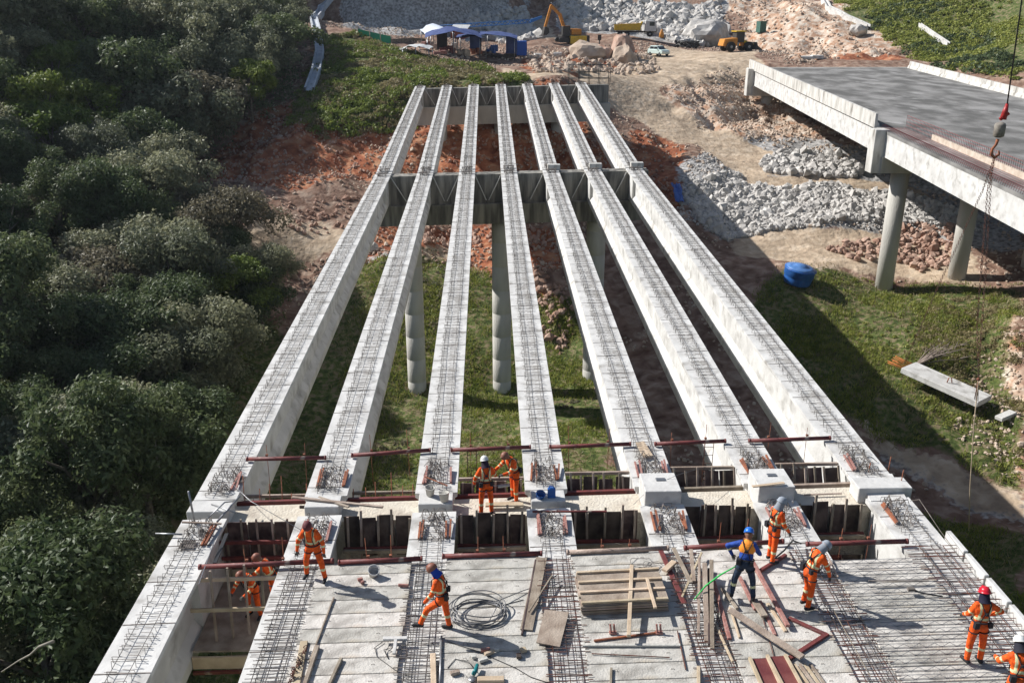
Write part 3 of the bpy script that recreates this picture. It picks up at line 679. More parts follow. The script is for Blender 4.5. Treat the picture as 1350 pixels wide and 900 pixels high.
def near(poly_px):
    pl = [tuple(hit(*q)[:2]) for q in poly_px]; return lambda X, Y: inpoly(pl, X, Y)
SH = near([(432,50),(470,45),(560,76),(640,88),(700,112),(560,118),(548,170),(430,185),(380,170),(400,120)])
tag(clumps('undergrowth', sample(-62, 14, 104, 165, 6500, lambda X, Y: SH(X, Y) & (vnoise(X, Y, 4, 41) > -.12)), .75, 80, .25, M['leafC'], 1), 'bright green low shrubs covering the slope behind the abutment', kind='stuff')
tag(clumps('dry_undergrowth', sample(-62, 14, 104, 165, 9500, lambda X, Y: SH(X, Y) & (vnoise(X, Y, 3, 41) < .2)), .6, 60, .24, M['dryg'], 2), 'dull brownish low scrub between the bright shrubs behind the abutment', kind='stuff')
HR = near([(1098,-2),(1349,-2),(1349,110),(1240,92),(1190,70),(1150,35),(1120,22)])
tag(clumps('hillside_undergrowth', sample(35, 130, 110, 240, 16000, lambda X, Y: HR(X, Y) & (vnoise(X, Y, 7, 51) > -.2)), .75, 44, .32, M['grassy'], 3), 'yellow green grass and bushes on the hill behind the finished bridge', kind='stuff')
tag(clumps('dark_hillside_undergrowth', sample(35, 130, 110, 240, 7000, lambda X, Y: HR(X, Y) & (vnoise(X, Y, 9, 51) < -.22)), .9, 36, .42, M['leafA'], 4), 'darker bushes on the hill behind the finished bridge', kind='stuff')
GS = near([(1060,352),(1130,362),(1200,378),(1260,390),(1330,390),(1349,470),(1290,440),(1270,470),(1290,540),(1349,590),(1349,640),(1250,590),(1080,420)])
tag(clumps('weeds', sample(15, 60, 50, 84, 1500, lambda X, Y: GS(X, Y) & (vnoise(X, Y, 3, 61) > -.02)), .3, 60, .11, M['grassy'], 5), 'weeds and low bushes on the grassy bank under the finished bridge', kind='stuff')
BR = near([(1230,400),(1349,372),(1349,600),(1290,570),(1240,480),(1200,470)])
tag(clumps('brush', sample(15, 60, 50, 84, 7000, lambda X, Y: BR(X, Y) & (vnoise(X, Y, 2, 65) > -.1)), .32, 60, .11, M['dryg'], 6), 'grey dry brush on the cut bank at the right edge', kind='stuff')
tag(clumps('forest_understory', sample(-90, -11, 20, 150, 5500, lambda X, Y: inpoly(FM, X, Y)), 1.35, 60, .25, M['leafA'], 9), 'dark undergrowth filling the floor of the left forest', kind='stuff')
FS = near([(545,345),(600,345),(690,400),(740,440),(800,560),(700,420),(640,375),(600,400),(540,400)])
tag(clumps('creeping_brush', sample(-12, 12, 50, 86, 900, lambda X, Y: (Hgrid(zg, X, Y) > .3) & (vnoise(X, Y, 5, 71) > .15)), .3, 40, .14, M['leafD'], 7), 'low brown green brush on the slope around the tall columns', kind='stuff')
# ---------------- rubble
ICO = None
def ico():
    t = (1+5**.5)/2; v = np.array([(-1,t,0),(1,t,0),(-1,-t,0),(1,-t,0),(0,-1,t),(0,1,t),(0,-1,-t),(0,1,-t),(t,0,-1),(t,0,1),(-t,0,-1),(-t,0,1)], float); v /= np.linalg.norm(v[0])
    f = np.array([(0,11,5),(0,5,1),(0,1,7),(0,7,10),(0,10,11),(1,5,9),(5,11,4),(11,10,2),(10,7,6),(7,1,8),(3,9,4),(3,4,2),(3,2,6),(3,6,8),(3,8,9),(4,9,5),(2,4,11),(6,2,10),(8,6,7),(9,8,1)])
    return v, f
def rocks(name, P, size, m_, seed, jag=.34):
    g = np.random.default_rng(seed); v, f = ico(); K = len(P)
    S_ = size*np.exp(g.normal(0, .28, K)); W = v[None]*(1+g.uniform(-jag, jag, (K, 12, 1)))*(1+g.uniform(-.3, .3, (K, 1, 3)))
    a = g.uniform(0, 6.28, (K, 3)); c, s = np.cos(a), np.sin(a)
    def rot(W, i, j, k): 
        Q = W.copy(); Q[:,:,i] = W[:,:,i]*c[:,k,None]-W[:,:,j]*s[:,k,None]; Q[:,:,j] = W[:,:,i]*s[:,k,None]+W[:,:,j]*c[:,k,None]; return Q
    W = rot(rot(rot(W, 0, 1, 0), 1, 2, 1), 0, 2, 2)*(S_/2)[:,None,None]
    V = (W+P[:,None]+np.stack([np.zeros(K), np.zeros(K), S_*.18], 1)[:,None]).reshape(-1, 3)
    Fc = (f[None]+np.arange(K)[:,None,None]*12).reshape(-1, 3)
    return quick(name, V, Fc, m_)
def stone(name, a, b, c=None):
    m = mat(name, a, .9, b, .9, 8, .3, .7, .3, 8, coords='Object'); return m
M['stone'] = stone('grey_white_stone', (.34,.32,.295), (.58,.555,.52)); M['stone2'] = stone('reddish_stone', (.30,.17,.12), (.46,.33,.26)); M['stone3'] = stone('tan_boulder', (.36,.27,.20), (.55,.45,.36))
RS = near([(985,225),(1040,232),(1100,240),(1200,245),(1230,270),(1300,292),(1235,300),(1180,302),(1060,305),(960,318),(930,300),(900,262),(930,235)])
tag(rocks('rubble', sample(10, 62, 80, 125, 56000, lambda X, Y: RS(X, Y) & (Hgrid(zs, X, Y) < .35)), .52, M['stone'], 1), 'slope of loose grey white stones between the two bridges', kind='stuff')
RS2 = near([(1000,214),(1040,200),(1100,205),(1140,222),(1130,235),(1060,232),(1010,228)])
tag(rocks('rubble', sample(10, 62, 90, 130, 26000, RS2), .6, M['stone'], 2), 'smaller upper heap of grey stones beside the dirt ramp', kind='stuff')
RG = near([(905,215),(940,200),(960,232),(1180,255),(1290,285),(1300,305),(960,318),(890,285)])
tag(rocks('gravel', sample(8, 62, 80, 125, 20000, lambda X, Y: RG(X, Y) & (Hgrid(zs, X, Y) < .35)), .22, M['stone'], 3), 'finer grey gravel spread around the stone slope', kind='stuff')
RT1 = near([(736,2),(800,0),(950,2),(955,40),(960,58),(900,62),(870,45),(800,42),(745,40),(740,25)])
tag(rocks('quarry_rubble', sample(-10, 90, 160, 240, 16000, RT1), 1.25, M['stone'], 4), 'big pile of grey white quarry stones above the dump truck', kind='stuff')
RT2 = near([(612,45),(625,15),(690,10),(700,30),(715,50),(690,56),(640,40)])
tag(rocks('quarry_rubble', sample(-40, 40, 150, 240, 22000, RT2), 1.1, M['stone'], 5), 'stone heap left of the excavator behind the awning', kind='stuff')
RR = near([(1180,292),(1262,300),(1275,345),(1215,360),(1180,345),(1130,345),(1090,330),(1120,320),(1170,318)])
tag(rocks('reddish_rubble', sample(10, 62, 70, 110, 12000, RR), .5, M['stone2'], 6), 'reddish rubble bank behind the columns of the finished bridge', kind='stuff')
RR2 = near([(360,270),(500,262),(480,300),(380,310)])
tag(rocks('red_rubble', np.concatenate([sample(-40, 0, 70, 110, 2500, RR2), sample(-15, 14, 76, 96, 2500, near([(550,298),(760,300),(750,318),(560,318)])), sample(-5, 16, 60, 92, 2200, near([(690,345),(760,400),(740,470),(700,440)]))]), .42, M['stone2'], 7), 'reddish stones on the dirt slopes beneath the girders', kind='stuff')
RP = near([(690,72),(740,68),(850,70),(870,92),(760,102),(710,98)])
tag(rocks('debris', sample(-10, 60, 120, 190, 9000, RP), .6, M['stone3'], 8), 'tan earth lumps around the mounds on the far yard', kind='stuff')
RC = near([(890,110),(960,90),(1040,135),(1090,180),(1000,190),(920,170)])
tag(rocks('cut_bank_debris', sample(10, 60, 105, 160, 6000, RC), .3, M['stone3'], 9), 'tan stones on the cut bank below the finished bridge end', kind='stuff')
tag(rocks('cliff_debris', sample(10, 110, 130, 230, 5000, near([(930,0),(1060,0),(1110,20),(1190,75),(1050,84),(960,62)])), .45, M['stone3'], 10), 'tan broken rock on the far cut slope', kind='stuff')
tag(rocks('bank_debris', sample(15, 60, 48, 84, 9000, near([(1255,570),(1290,470),(1349,430),(1349,640),(1300,620)]) ), .2, M['stone3'], 11), 'small earth lumps on the eroded bank edge at the right', kind='stuff')
tag(rocks('clods', sample(-48, 20, 74, 119, 9000, lambda X, Y: Hgrid(zr, X, Y) > .35), .26, M['stone2'], 12, .4), 'small reddish clods strewn over the red cut', kind='stuff')
tag(rocks('loose_stones', sample(-48, 62, 52, 175, 26000, lambda X, Y: (Hgrid(zg, X, Y) < .15) & (Hgrid(zs, X, Y) < .4) & (vnoise(X, Y, 6, 90) > -.1)), .24, M['stone3'], 13, .4), 'small loose stones scattered over the bare dirt', kind='stuff')
def boulder(px, py, Y, r, label, m_='stone3', sz=(1,1,.9), seed=0):
    p = atY(px, py, Y); x, y = p[0], p[1]; z = gz(x, y); g = np.random.default_rng(seed+100)
    import bmesh
    bm = bmesh.new(); bmesh.ops.create_icosphere(bm, subdivisions=3, radius=1)
    ax = g.normal(0, 1, (9, 3)); ax /= np.linalg.norm(ax, axis=1)[:,None]
    for v in bm.verts:
        c = np.array(v.co); 
        for a in ax:
            dd = c@a
            if dd > .72: c = c-a*(dd-.72)*.9
        c = c*(1+g.normal(0, .03)+.10*math.sin(c[0]*5+seed)*math.sin(c[1]*6+2*seed)); v.co = Vector(c*np.array(sz)*r)
    me = bpy.data.meshes.new('boulder'); bm.to_mesh(me); bm.free(); me.materials.append(M[m_]); o = bpy.data.objects.new('boulder', me); COL.objects.link(o)
    o.location = (x, y, z+r*sz[2]*.55); o.rotation_euler = (0, 0, seed)
    return tag(o, label, 'boulder')
boulder(823, 87, 148, 2.3, 'pale pinkish boulder leaning at the right end of the earth mounds', sz=(1,.9,.85), seed=1)
boulder(820, 72, 153, 2.6, 'tall brown rock mound behind the pale boulder', 'stone2', (.95,.9,1.1), seed=2)
boulder(775, 80, 150, 2.7, 'broad tan earth mound left of the boulders on the yard', 'stone3', (1.3,.9,.85), seed=3)
boulder(795, 84, 150, 2.0, 'brown earth lump between the mounds and the boulders', 'stone2', (1.2,.8,.8), seed=6)
boulder(935, 25, 186, 5.2, 'huge white boulder at the top of the quarry pile', 'stone', (1.3,.8,.7), seed=4)
boulder(1130, 50, 175, 1.6, 'small pale boulder on the cut slope', 'stone', seed=5)
# ================================================================== things on and around the near deck
ORD = ['first', 'second', 'third', 'fourth', 'fifth', 'sixth']
BAY = ['%s gap from the left' % q for q in ORD]
def stick(name, a, b, w_, h, m_, label, cat='timber', group=None, tube=False, dza=.12, dzb=None):
    """a bar lying from surveyed point a to b: (px, py[, dz above deck])"""
    p = atdk(a[0], a[1], a[2] if len(a) > 2 else dza); q = atdk(b[0], b[1], b[2] if len(b) > 2 else (dza if dzb is None else dzb))
    mb = MB()
    if tube: mb.tube([p, (np.array(p)+np.array(q))/2+np.array([0,0,.003]), q], w_/2, 10)
    else: mb.bar(p, q, w_, h)
    return tag(build(mb, name, M[m_], bevel=0 if tube else min(w_, h)*.12), label, cat, group)
# maroon pipes with their hangers
def pipe(a, b, dz, label, m_='maroon', hang=(.25, .72), down=1.1):
    p = Vector(atdk(a[0], a[1], dz)); q = Vector(atdk(b[0], b[1], dz))
    t = thing('form_support_pipe', label, 'pipe', (p+q)/2, 0, 'pipes spanning the gaps between girders')
    mb = MB(); mb.tube([p, (p+q)/2, q], .062, 12); mb.tube([p-(q-p)*.001, p+(q-p)*.02], .072, 12); mb.tube([q-(q-p)*.02, q+(q-p)*.001], .072, 12); build(mb, 'pipe_body', M[m_], t)
    for h in hang:
        c = p.lerp(q, h); mb = MB(); up = random.uniform(.25, .75); o = random.uniform(-.05, .05)
        mb.tube([c+Vector((o, .08, up)), c+Vector((0, .08, -down))], .009, 5); mb.box(c+Vector((.0, .08, .08)), (.07, .07, .05)); build(mb, 'hanger_rod', M['rust'], t)
    return t
for k, (a, b) in enumerate([((325,605),(430,603)),((463,600),(568,593)),((594,593),(700,589)),((724,589),(832,585)),((863,585),(957,581)),((987,581),(1095,577))]):
    pipe(a, b, .10, 'maroon pipe over the %s beyond the crossbeam' % BAY[k])
for k, (a, b, m_) in enumerate([((262,747),(440,739),'maroon'),((446,741),(557,736),'maroon'),((583,733),(715,729),'maroon'),((747,728),(882,722),'wood'),((902,722),(1033,713),'maroon'),((1063,717),(1197,713),'maroon')]):
    pipe(a, b, .14, ('%s pipe over the %s at the deck slab edge' % ('maroon' if m_ == 'maroon' else 'greyish dusty', BAY[k])), m_, (.35, .62), 1.0)
# short rusty strips either side of the stirrups at the girder ends
for i in range(7):
    for j, (ya, yb) in enumerate(((23.2, 24.2), (20.4, 21.4))):
        for s in (-1, 1):
            X = GXS[i]+s*.36; lean = s*.05*(i-3)*0
            if (i, j, s) in ((0, 0, -1), (6, 0, 1), (6, 1, 1), (0, 1, -1)): continue
            mb = MB(); L = random.uniform(.75, 1.0)
            for q in range(2):
                a = random.uniform(-.06, .06)
                mb.bar((X+a+q*.075, ya+.1, dk(X, ya)+.05+.02*q), (X+a*.2+q*.075+random.uniform(-.05,.05), ya+.1+L, dk(X, yb)+.06+.05*q), .05, .05)
            tag(build(mb, 'form_strip', M['redprop'] if (i+j+s) % 2 else M['rust']), 'rusty strips, %s edge of the %s girder, %s the crossbeam' % ('left' if s < 0 else 'right', SIDE[i], 'beyond' if j == 0 else 'before'), 'steel strip', 'rusty strips at the girder ends')
        rb = MB(); rr = random.Random(i*7+j)
        for q in range(34):
            x = GXS[i]+rr.uniform(-.3, .3); y = rr.uniform(ya-.05, yb+.25); z = dk(x, y); a = rr.uniform(0, 6.28); l = rr.uniform(.12, .38)
            pts = [(x+math.cos(a)*l*(u-.5)+rr.uniform(-.03,.03), y+math.sin(a)*l*(u-.5)+rr.uniform(-.03,.03), z+.02+math.sin(u*3.14)*rr.uniform(.08,.28)) for u in (0, .33, .66, 1)]
            rb.tube(pts, .0105, 4, cap=False)
        tag(build(rb, 'rebar_tangle', M['rebar']), 'curled anchor bars at the %s girder end, %s the crossbeam' % (SIDE[i], 'beyond' if j == 0 else 'before'), 'rebar', 'curled bars at the girder ends')
# formwork in the gaps
def formwork(i, side):
    xa, xb = GXS[i]+.60, GXS[i+1]-.60; rr = random.Random(i*3+side)
    if i < 6: xa += .02; xb -= .02
    yc = 21.93 if side == 0 else 23.0
    lab = '%s formwork in the %s, %s' % (['dark propped timber', 'dark stepped timber'][side], BAY[i], 'facing the half built deck' if side == 0 else 'beyond the crossbeam')
    t = thing('timber_formwork', lab, 'formwork', ((xa+xb)/2, yc, dk(xa, yc)-1.4))
    Z = dk((xa+xb)/2, yc)
    if side == 0:
        n = 4; wd = (xb-xa)/n
        for k in range(n):
            mb = MB(); x = xa+wd*(k+.5); top = Z-.06-rr.uniform(0, .14); le = rr.uniform(0, .16)
            mb.bar((x, yc-le-.02, top-1.15), (x+rr.uniform(-.03,.03), yc-.04, top), wd*.9, .025, up=(0,1,0)); build(mb, 'form_panel', M['woodd'], t)
        for k in range(5):
            x = xa+.08+(xb-xa-.16)*k/4+rr.uniform(-.06,.06); mb = MB(); h = rr.uniform(-.02, .2) if k in (1, 3) else rr.uniform(-.15, 0)
            mb.bar((x, yc-.23, Z-1.35), (x+rr.uniform(-.05,.05), yc-.10, Z+h), .06, .05, up=(0,1,0)); build(mb, 'stud', M['wood'], t)
        for q, (zz, yy) in enumerate(((-.98, -.3), (-1.0, -.42))):
            mb = MB(); mb.bar((xa, yc+yy, Z+zz+rr.uniform(-.04,.04)), (xb, yc+yy, Z+zz+rr.uniform(-.04,.04)), .08, .10); build(mb, 'waler', M['wood' if q else 'maroon'], t)
        for k in range(3):
            mb = MB(); w3 = (xb-xa)/3; x = xa+w3*(k+.5); mb.box((x, yc-.55, Z-2.15), (w3*.96, .03, 1.35)); build(mb, 'lower_panel', M['ply'] if k == 1 else M['woodd'], t)
        for k in range(5):
            x = xa+.2+(xb-xa-.4)*k/4+rr.uniform(-.1,.1); mb = MB(); mb.bar((x, yc-.64, Z-2.8), (x, yc-.62, Z-1.5+rr.uniform(-.1,.15)), .045, .05, up=(0,1,0)); build(mb, 'stud', M['wood'], t)
        mb = MB(); mb.box(((xa+xb)/2, yc-1.35, Z-2.9), (xb-xa, 2.1, .05)); build(mb, 'base_board', M['woodd'], t)
        mb = MB(); mb.box(((xa+xb)/2, 19.62-(.64 if i == 5 else 0), Z-1.0), (xb-xa, .04, 1.7)); build(mb, 'near_panel', M['woodd'], t)
    else:
        d = [.1, .1, .1, .35, .55, .6][i]
        mb = MB(); mb.bar((xa-.1, yc+.12, Z-.33), (xb+.1, yc+.12, Z-.28), .10, .12); build(mb, 'waler', M['maroon'] if i < 4 else M['wood'], t)
        mb = MB(); mb.bar((xa, yc+.55+d*.6, Z-.03-.35*(i < 2)), (xb, yc+.6+d*.6, Z-.05-.35*(i < 2)), .07, .09); build(mb, 'waler', M['wood'], t)
        n = 0 if i < 2 else 4
        for k in range(n):
            wd = (xb-xa)/n; x = xa+wd*(k+.5); mb = MB(); top = Z-.06-rr.uniform(0, .2)
            mb.bar((x, yc+.35+rr.uniform(-.1,.1), top-.75), (x+rr.uniform(-.04,.04), yc+.42+d*.6, top+.04), wd*.86, .03, up=(0,1,0)); build(mb, 'form_panel', M['woodd'], t)
        for k in range(6):
            x = xa+.1+(xb-xa-.2)*k/5+rr.uniform(-.08,.08); mb = MB(); 
            if i < 2: mb.tube([(x, yc+.2, Z-1.4), (x, yc+.5, Z+rr.uniform(-.25,.5))], .014, 5)
            else: mb.bar((x, yc+.22, Z-.9), (x+rr.uniform(-.05,.05), yc+.36+d*.6, Z+rr.uniform(-.06,.14)), .055, .05, up=(0,1,0))
            build(mb, 'stud', M['rust'] if i < 2 else M['wood'], t)
        mb = MB(); mb.box(((xa+xb)/2, yc+.2, Z-1.15), (xb-xa, .9, .04)); build(mb, 'base_board', M['woodd'], t)
        if i < 2:
            mb = MB()
            for k in range(9): mb.tube([(xa+(xb-xa)*k/8, yc+.62, Z-1.1), (xa+(xb-xa)*k/8, yc+.62, Z-.35)], .008, 4)
            for k in range(4): mb.tube([(xa, yc+.62, Z-1.1+k*.24), (xb, yc+.62, Z-1.1+k*.24)], .008, 4)
            build(mb, 'reinforcement_mesh', M['rebarr'], t)
for i in range(6):
    if i > 0: formwork(i, 0)
    formwork(i, 1)
# open gap at the left with the sunken platform
xa, xb = GXS[0]+.41, GXS[1]-.41
t = thing('work_platform', 'sunken plywood platform with timber rails in the open left gap', 'platform', ((xa+xb)/2, 19.6, -3.2))
PZ = -1.95
mb = MB(); mb.box(((xa+xb)/2, 20.2, PZ-.03), (xb-xa, 3.1, .05)); build(mb, 'platform_board', M['wood'], t)
mb = MB(); mb.box(((xa+xb)/2, 18.55, PZ-.28), (xb-xa, .05, .35)); build(mb, 'edge_board', M['woody'], t)
mb = MB(); mb.bar((xa, 18.5, PZ-.55), (xb, 18.5, PZ-.5), .07, .08); build(mb, 'lower_beam', M['maroon'], t)
for z_, yy in ((-.95, 18.9), (-.35, 19.3)):
    mb = MB(); mb.bar((xa, yy, z_), (xb, yy, z_+.04), .05, .10); build(mb, 'rail', M['woody'], t)
for k in range(4):
    x = xa+.5+k*.38; mb = MB(); mb.bar((x, 19.0+.12*k, PZ), (x+.03, 19.1+.12*k, .05), .05, .05, up=(0,1,0)); build(mb, 'post', M['wood'], t)
for k in range(5):
    x = xa+.15+k*.42; mb = MB(); mb.bar((x, 21.75, PZ), (x, 21.8, -.15), .05, .05, up=(0,1,0)); build(mb, 'post', M['wood'], t)
for k in range(3):
    mb = MB(); mb.box((xa+.35+k*.72, 21.9, -1.05), (.68, .03, 1.5)); build(mb, 'back_panel', M['woodd'], t)
for zz in (-.75, -1.25):
    mb = MB(); mb.bar((xa, 21.6, zz), (xb, 21.6, zz), .06, .1); build(mb, 'waler', M['maroon'], t)
# ---------------- loose material: surveyed sticks
ST = [
 ('timber_plank',(385,655,.2),(505,668,.15),.09,.05,'wood','grey plank lying across the crossbeam, left end of the walkway','timber'),
 ('timber_plank',(420,655,.12),(460,668,.2),.07,.05,'wood','shorter grey plank crossing the long one on the left walkway','timber'),
 ('steel_angle',(702,674,.1),(800,674,.1),.05,.05,'maroon','dark red steel bar on the crossbeam edge in the middle','steel bar'),
 ('timber_plank',(240,688,.35),(292,690,.25),.05,.04,'wood','grey stick laid across the leftmost girder joint','timber'),
 ('timber_batten',(440,787),(408,872),.035,.035,'wood','long thin dark stick lying on the left deck slabs','timber'),
 ('timber_beam',(419,852),(402,903),.09,.11,'wood','grey timber beam at the bottom edge, left slabs','timber'),
 ('timber_beam',(401,845),(390,905),.16,.05,'woody','pale board beside the chain on the left slabs','timber'),
 ('timber_beam',(450,868),(433,905),.07,.09,'wood','short steel grey bar near the bottom of the left slabs','timber'),
 ('steel_pipe',(582,838),(580,905),.05,.05,'steel','pale pipe standing out beside the third girder strip','pipe'),
 ('timber_beam',(571,862),(572,905),.12,.09,'woody','brown timber end at the bottom beside the pale pipe','timber'),
 ('timber_board',(714,735),(694,830),.28,.04,'wood','long dark plywood board leaning along the middle girder strip','board'),
 ('timber_batten',(706,738),(688,836),.04,.06,'woodd','dark batten on the left of the long dark board','timber'),
 ('steel_bar',(728,758,.2),(697,806,.2),.035,.035,'wood','crooked stick crossing the long dark board','timber'),
 ('steel_bar',(768,850,.12),(897,850,.12),.075,.05,'concm','pale steel section lying below the panel stack','steel bar'),
 ('steel_bar',(783,844),(868,833),.045,.04,'rust','rusty bar just below the panel stack','steel bar'),
 ('steel_bar',(780,861),(883,866),.02,.02,'rebarr','thin rod on the slabs under the panel stack','steel bar'),
 ('steel_bar',(893,831),(904,882),.025,.025,'rebarr','thin rod lying down the slabs right of the panel stack','steel bar'),
 ('timber_plank',(888,722,.18),(911,768,.18),.10,.04,'wood','grey plank right of the maroon strip on the fifth girder','timber'),
 ('timber_plank',(911,724,.2),(915,766,.2),.09,.04,'wood','pale upright looking plank beside the grey plank bundle','timber'),
 ('timber_plank',(925,728,.25),(899,787,.12),.05,.04,'woody','thin tan batten crossing toward the panel stack','timber'),
 ('steel_strip',(871,725,.12),(902,795,.12),.12,.03,'maroon','long maroon strip right of the panel stack','steel strip'),
 ('timber_block',(889,740,.2),(876,752,.2),.15,.07,'woody','short tan block leaning on the maroon strip','timber'),
 ('timber_plank',(922,735,.4),(921,835,.12),.06,.05,'wood','narrow brown plank at the left of the upright bundle','timber'),
 ('timber_plank',(929,742,.45),(932,845,.12),.11,.04,'wood','broad grey plank of the bundle beside the blue worker','timber'),
 ('timber_plank',(938,738,.5),(939,855,.12),.09,.05,'wood','grey brown plank on the right of the bundle','timber'),
 ('timber_plank',(934,750,.3),(935,850,.12),.05,.09,'woodd','dark plank in the middle of the bundle','timber'),
 ('red_prop',(940,763),(962,842),.085,.07,'redprop','faded pink prop right of the plank bundle','timber prop'),
 ('timber_batten',(952,775,.15),(972,802,.15),.07,.06,'wood','grey block timber by the boots of the blue worker','timber'),
 ('timber_batten',(962,800),(975,840),.04,.05,'woody','thin tan stick between the pink prop and the long grey plank','timber'),
 ('timber_batten',(943,822,.12),(966,872,.12),.05,.05,'woody','yellowish batten running down beside the fifth strip','timber'),
 ('red_prop',(992,740,.25),(1039,825,.2),.10,.07,'redprop','long faded red prop in front of the blue worker','timber prop'),
 ('red_prop',(975,760,.15),(996,803,.15),.08,.06,'redprop','short reddish prop between the boots of the blue worker','timber prop'),
 ('red_prop',(1002,792,.1),(1022,837,.1),.07,.06,'redprop','reddish prop under the long grey plank','timber prop'),
 ('timber_batten',(1012,795,.1),(1036,832,.1),.07,.05,'woody','tan batten beside the long faded red prop','timber'),
 ('timber_board',(994,790,.2),(1008,812,.2),.16,.05,'wood','short grey board in the middle of the red props','board'),
 ('steel_strip',(1002,752,.15),(1036,731,.15),.09,.07,'maroon','maroon bar behind the feet of the worker in grey helmet','steel bar'),
 ('steel_strip',(1040,814,.12),(1089,836,.12),.09,.06,'maroon','maroon bar right of the props, upper arm of the angle','steel bar'),
 ('steel_strip',(1091,835,.12),(1040,868,.12),.10,.06,'maroon','maroon bar right of the props, lower arm of the angle','steel bar'),
 ('timber_plank',(962,803,.32),(1058,866,.26),.17,.05,'wood','long wide grey plank lying diagonally over the props','timber'),
 ('steel_bar',(1000,795),(1026,885),.015,.015,'rebarr','thin wire rod under the long grey plank','steel bar'),
 ('steel_bar',(1098,802,.3),(1148,892,.15),.015,.015,'wood','thin pale wire across the sixth girder strip','wire'),
 ('steel_bar',(1145,765,.25),(1225,765,.2),.035,.02,'rebar','dark steel bar on the ribbed slabs','steel bar'),
 ('timber_batten',(1090,730,.2),(1105,760,.2),.03,.03,'wood','thin stake behind the stooping worker','timber'),
 ('timber_batten',(805,905),(806,880),.05,.05,'wood','timber end at the bottom edge below the stack','timber'),
 ('timber_batten',(921,905,.15),(921,878,.15),.07,.05,'woody','pale wooden end at the bottom between fifth strip bars','timber'),
 ('timber_plank',(395,668,.0),(420,668,.0),.06,.08,'woodd','dark board on the block of the second girder','timber'),
 ('steel_pipe',(205,703,.1),(240,704,.1),.05,.05,'steel','short grey pipe sticking out left of the leftmost girder','pipe'),
 ('steel_bar',(283,712,.3),(262,770,.1),.02,.02,'steel','thin rod leaning on the left maroon pipe','steel bar'),
 ('board_strip',(299,703,.12),(283,742,.12),.10,.03,'cable','blue black board on the right edge of the leftmost girder','board'),
 ('timber_batten',(590,640,.3),(560,628,.3),.03,.03,'rust','rusty rod by the cement buckets','steel bar'),
]
M['blue'] = mat('blue_plastic', (.02,.09,.32), .4, (.03,.13,.40), 4)
for s in ST: 
    nm = s[0]
    stick(nm, s[1], s[2], s[3], s[4], s[5], s[6], s[7], tube=nm.endswith('pipe') and True)
# stack of form panels
c = Vector(atdk(823, 800, .1)); e0 = Vector(atdk(768, 812, .1)); e1 = Vector(atdk(882, 806, .1)); f0 = Vector(atdk(765, 765, .1))
ux = (e1-e0).normalized(); L = (e1-e0).length; uy = Vector((0,1,0)); Dp = abs(f0.y-e0.y)*.95
rotm = Matrix((ux, Vector((-ux.y, ux.x, 0)), (0,0,1))).transposed()
for k in range(4):
    o_ = e0+ux*(random.uniform(-.05,.05))+Vector((0, random.uniform(-.03,.03), .0+k*.085))
    t = thing('shuttering_panel', 'weathered form panel in the stack on the middle slabs, %s' % ['bottom of the four','second from the bottom','third from the bottom','topmost with open battens'][k], 'form panel', o_+ux*L/2+Vector((0,Dp/2,0)), 0, 'stack of form panels')
    mb = MB(); mb.box(o_+ux*L/2+uy*Dp/2+Vector((0,0,.012)), (L, Dp, .022), rot=rotm.to_3x3()); build(mb, 'panel_board', M['wood'], t)
    for j in range(4):
        mb = MB(); b0 = o_+uy*(Dp*(.04+.92*j/3))+Vector((0,0,.052)); mb.bar(b0, b0+ux*L, .07, .055); build(mb, 'batten', M['woody'] if k == 3 else M['wood'], t, bevel=.004)
stick('timber_batten', (833,745,.42), (829,838,.32), .09, .07, 'woody', 'pale timber post lying across the panel stack', 'timber')
stick('timber_batten', (853,762,.46), (864,801,.46), .07, .05, 'woody', 'short pale batten lying on top of the panel stack', 'timber')
for px in (808, 869):
    p = Vector(atdk(px, 835, .1)); mb = MB()
    for q in (-.04, .04): mb.bar(p+Vector((q,0,0)), p+Vector((q-.02,.05,.22)), .035, .03)
    mb.box(p+Vector((0,.02,.02)), (.16,.1,.03)); tag(build(mb, 'form_clamp', M['redprop']), 'red form clamp standing below the %s end of the panel stack' % ('left' if px < 840 else 'right'), 'clamp')
# brown panels at the bottom
for k, (a, b) in enumerate((((992,868),(1012,912)), ((1015,865),(1040,912)))):
    p = Vector(atdk(a[0]+8, a[1], .14)); q = Vector(atdk(b[0]+8, b[1], .14)); t = thing('brown_form_panel', 'brown plywood panel with pale side battens at the bottom, %s one' % ['left', 'right'][k], 'form panel', (p+q)/2)
    mb = MB(); mb.bar(p, q, .36, .025); build(mb, 'panel_board', M['ply'], t)
    for s in (-.19, .19):
        mb = MB(); mb.bar(p+Vector((s,0,.03)), q+Vector((s,0,.03)), .06, .07); build(mb, 'batten', M['woody'], t)
t = thing('lattice_pallet', 'slatted timber pallet right of the brown panels', 'pallet', atdk(1062, 885, .1))
p = Vector(atdk(1062, 895, .12))
for k in range(6):
    mb = MB(); mb.bar(p+Vector((-.3+k*.11,.45,0)), p+Vector((-.15+k*.11,-.5,0)), .05, .04); build(mb, 'slat', M['wood' if k % 2 else 'woody'], t)
for yy in (.3, -.3):
    mb = MB(); mb.bar(p+Vector((-.35,yy,-.04)), p+Vector((.4,yy,-.04)), .05, .04); build(mb, 'crosspiece', M['wood'], t)
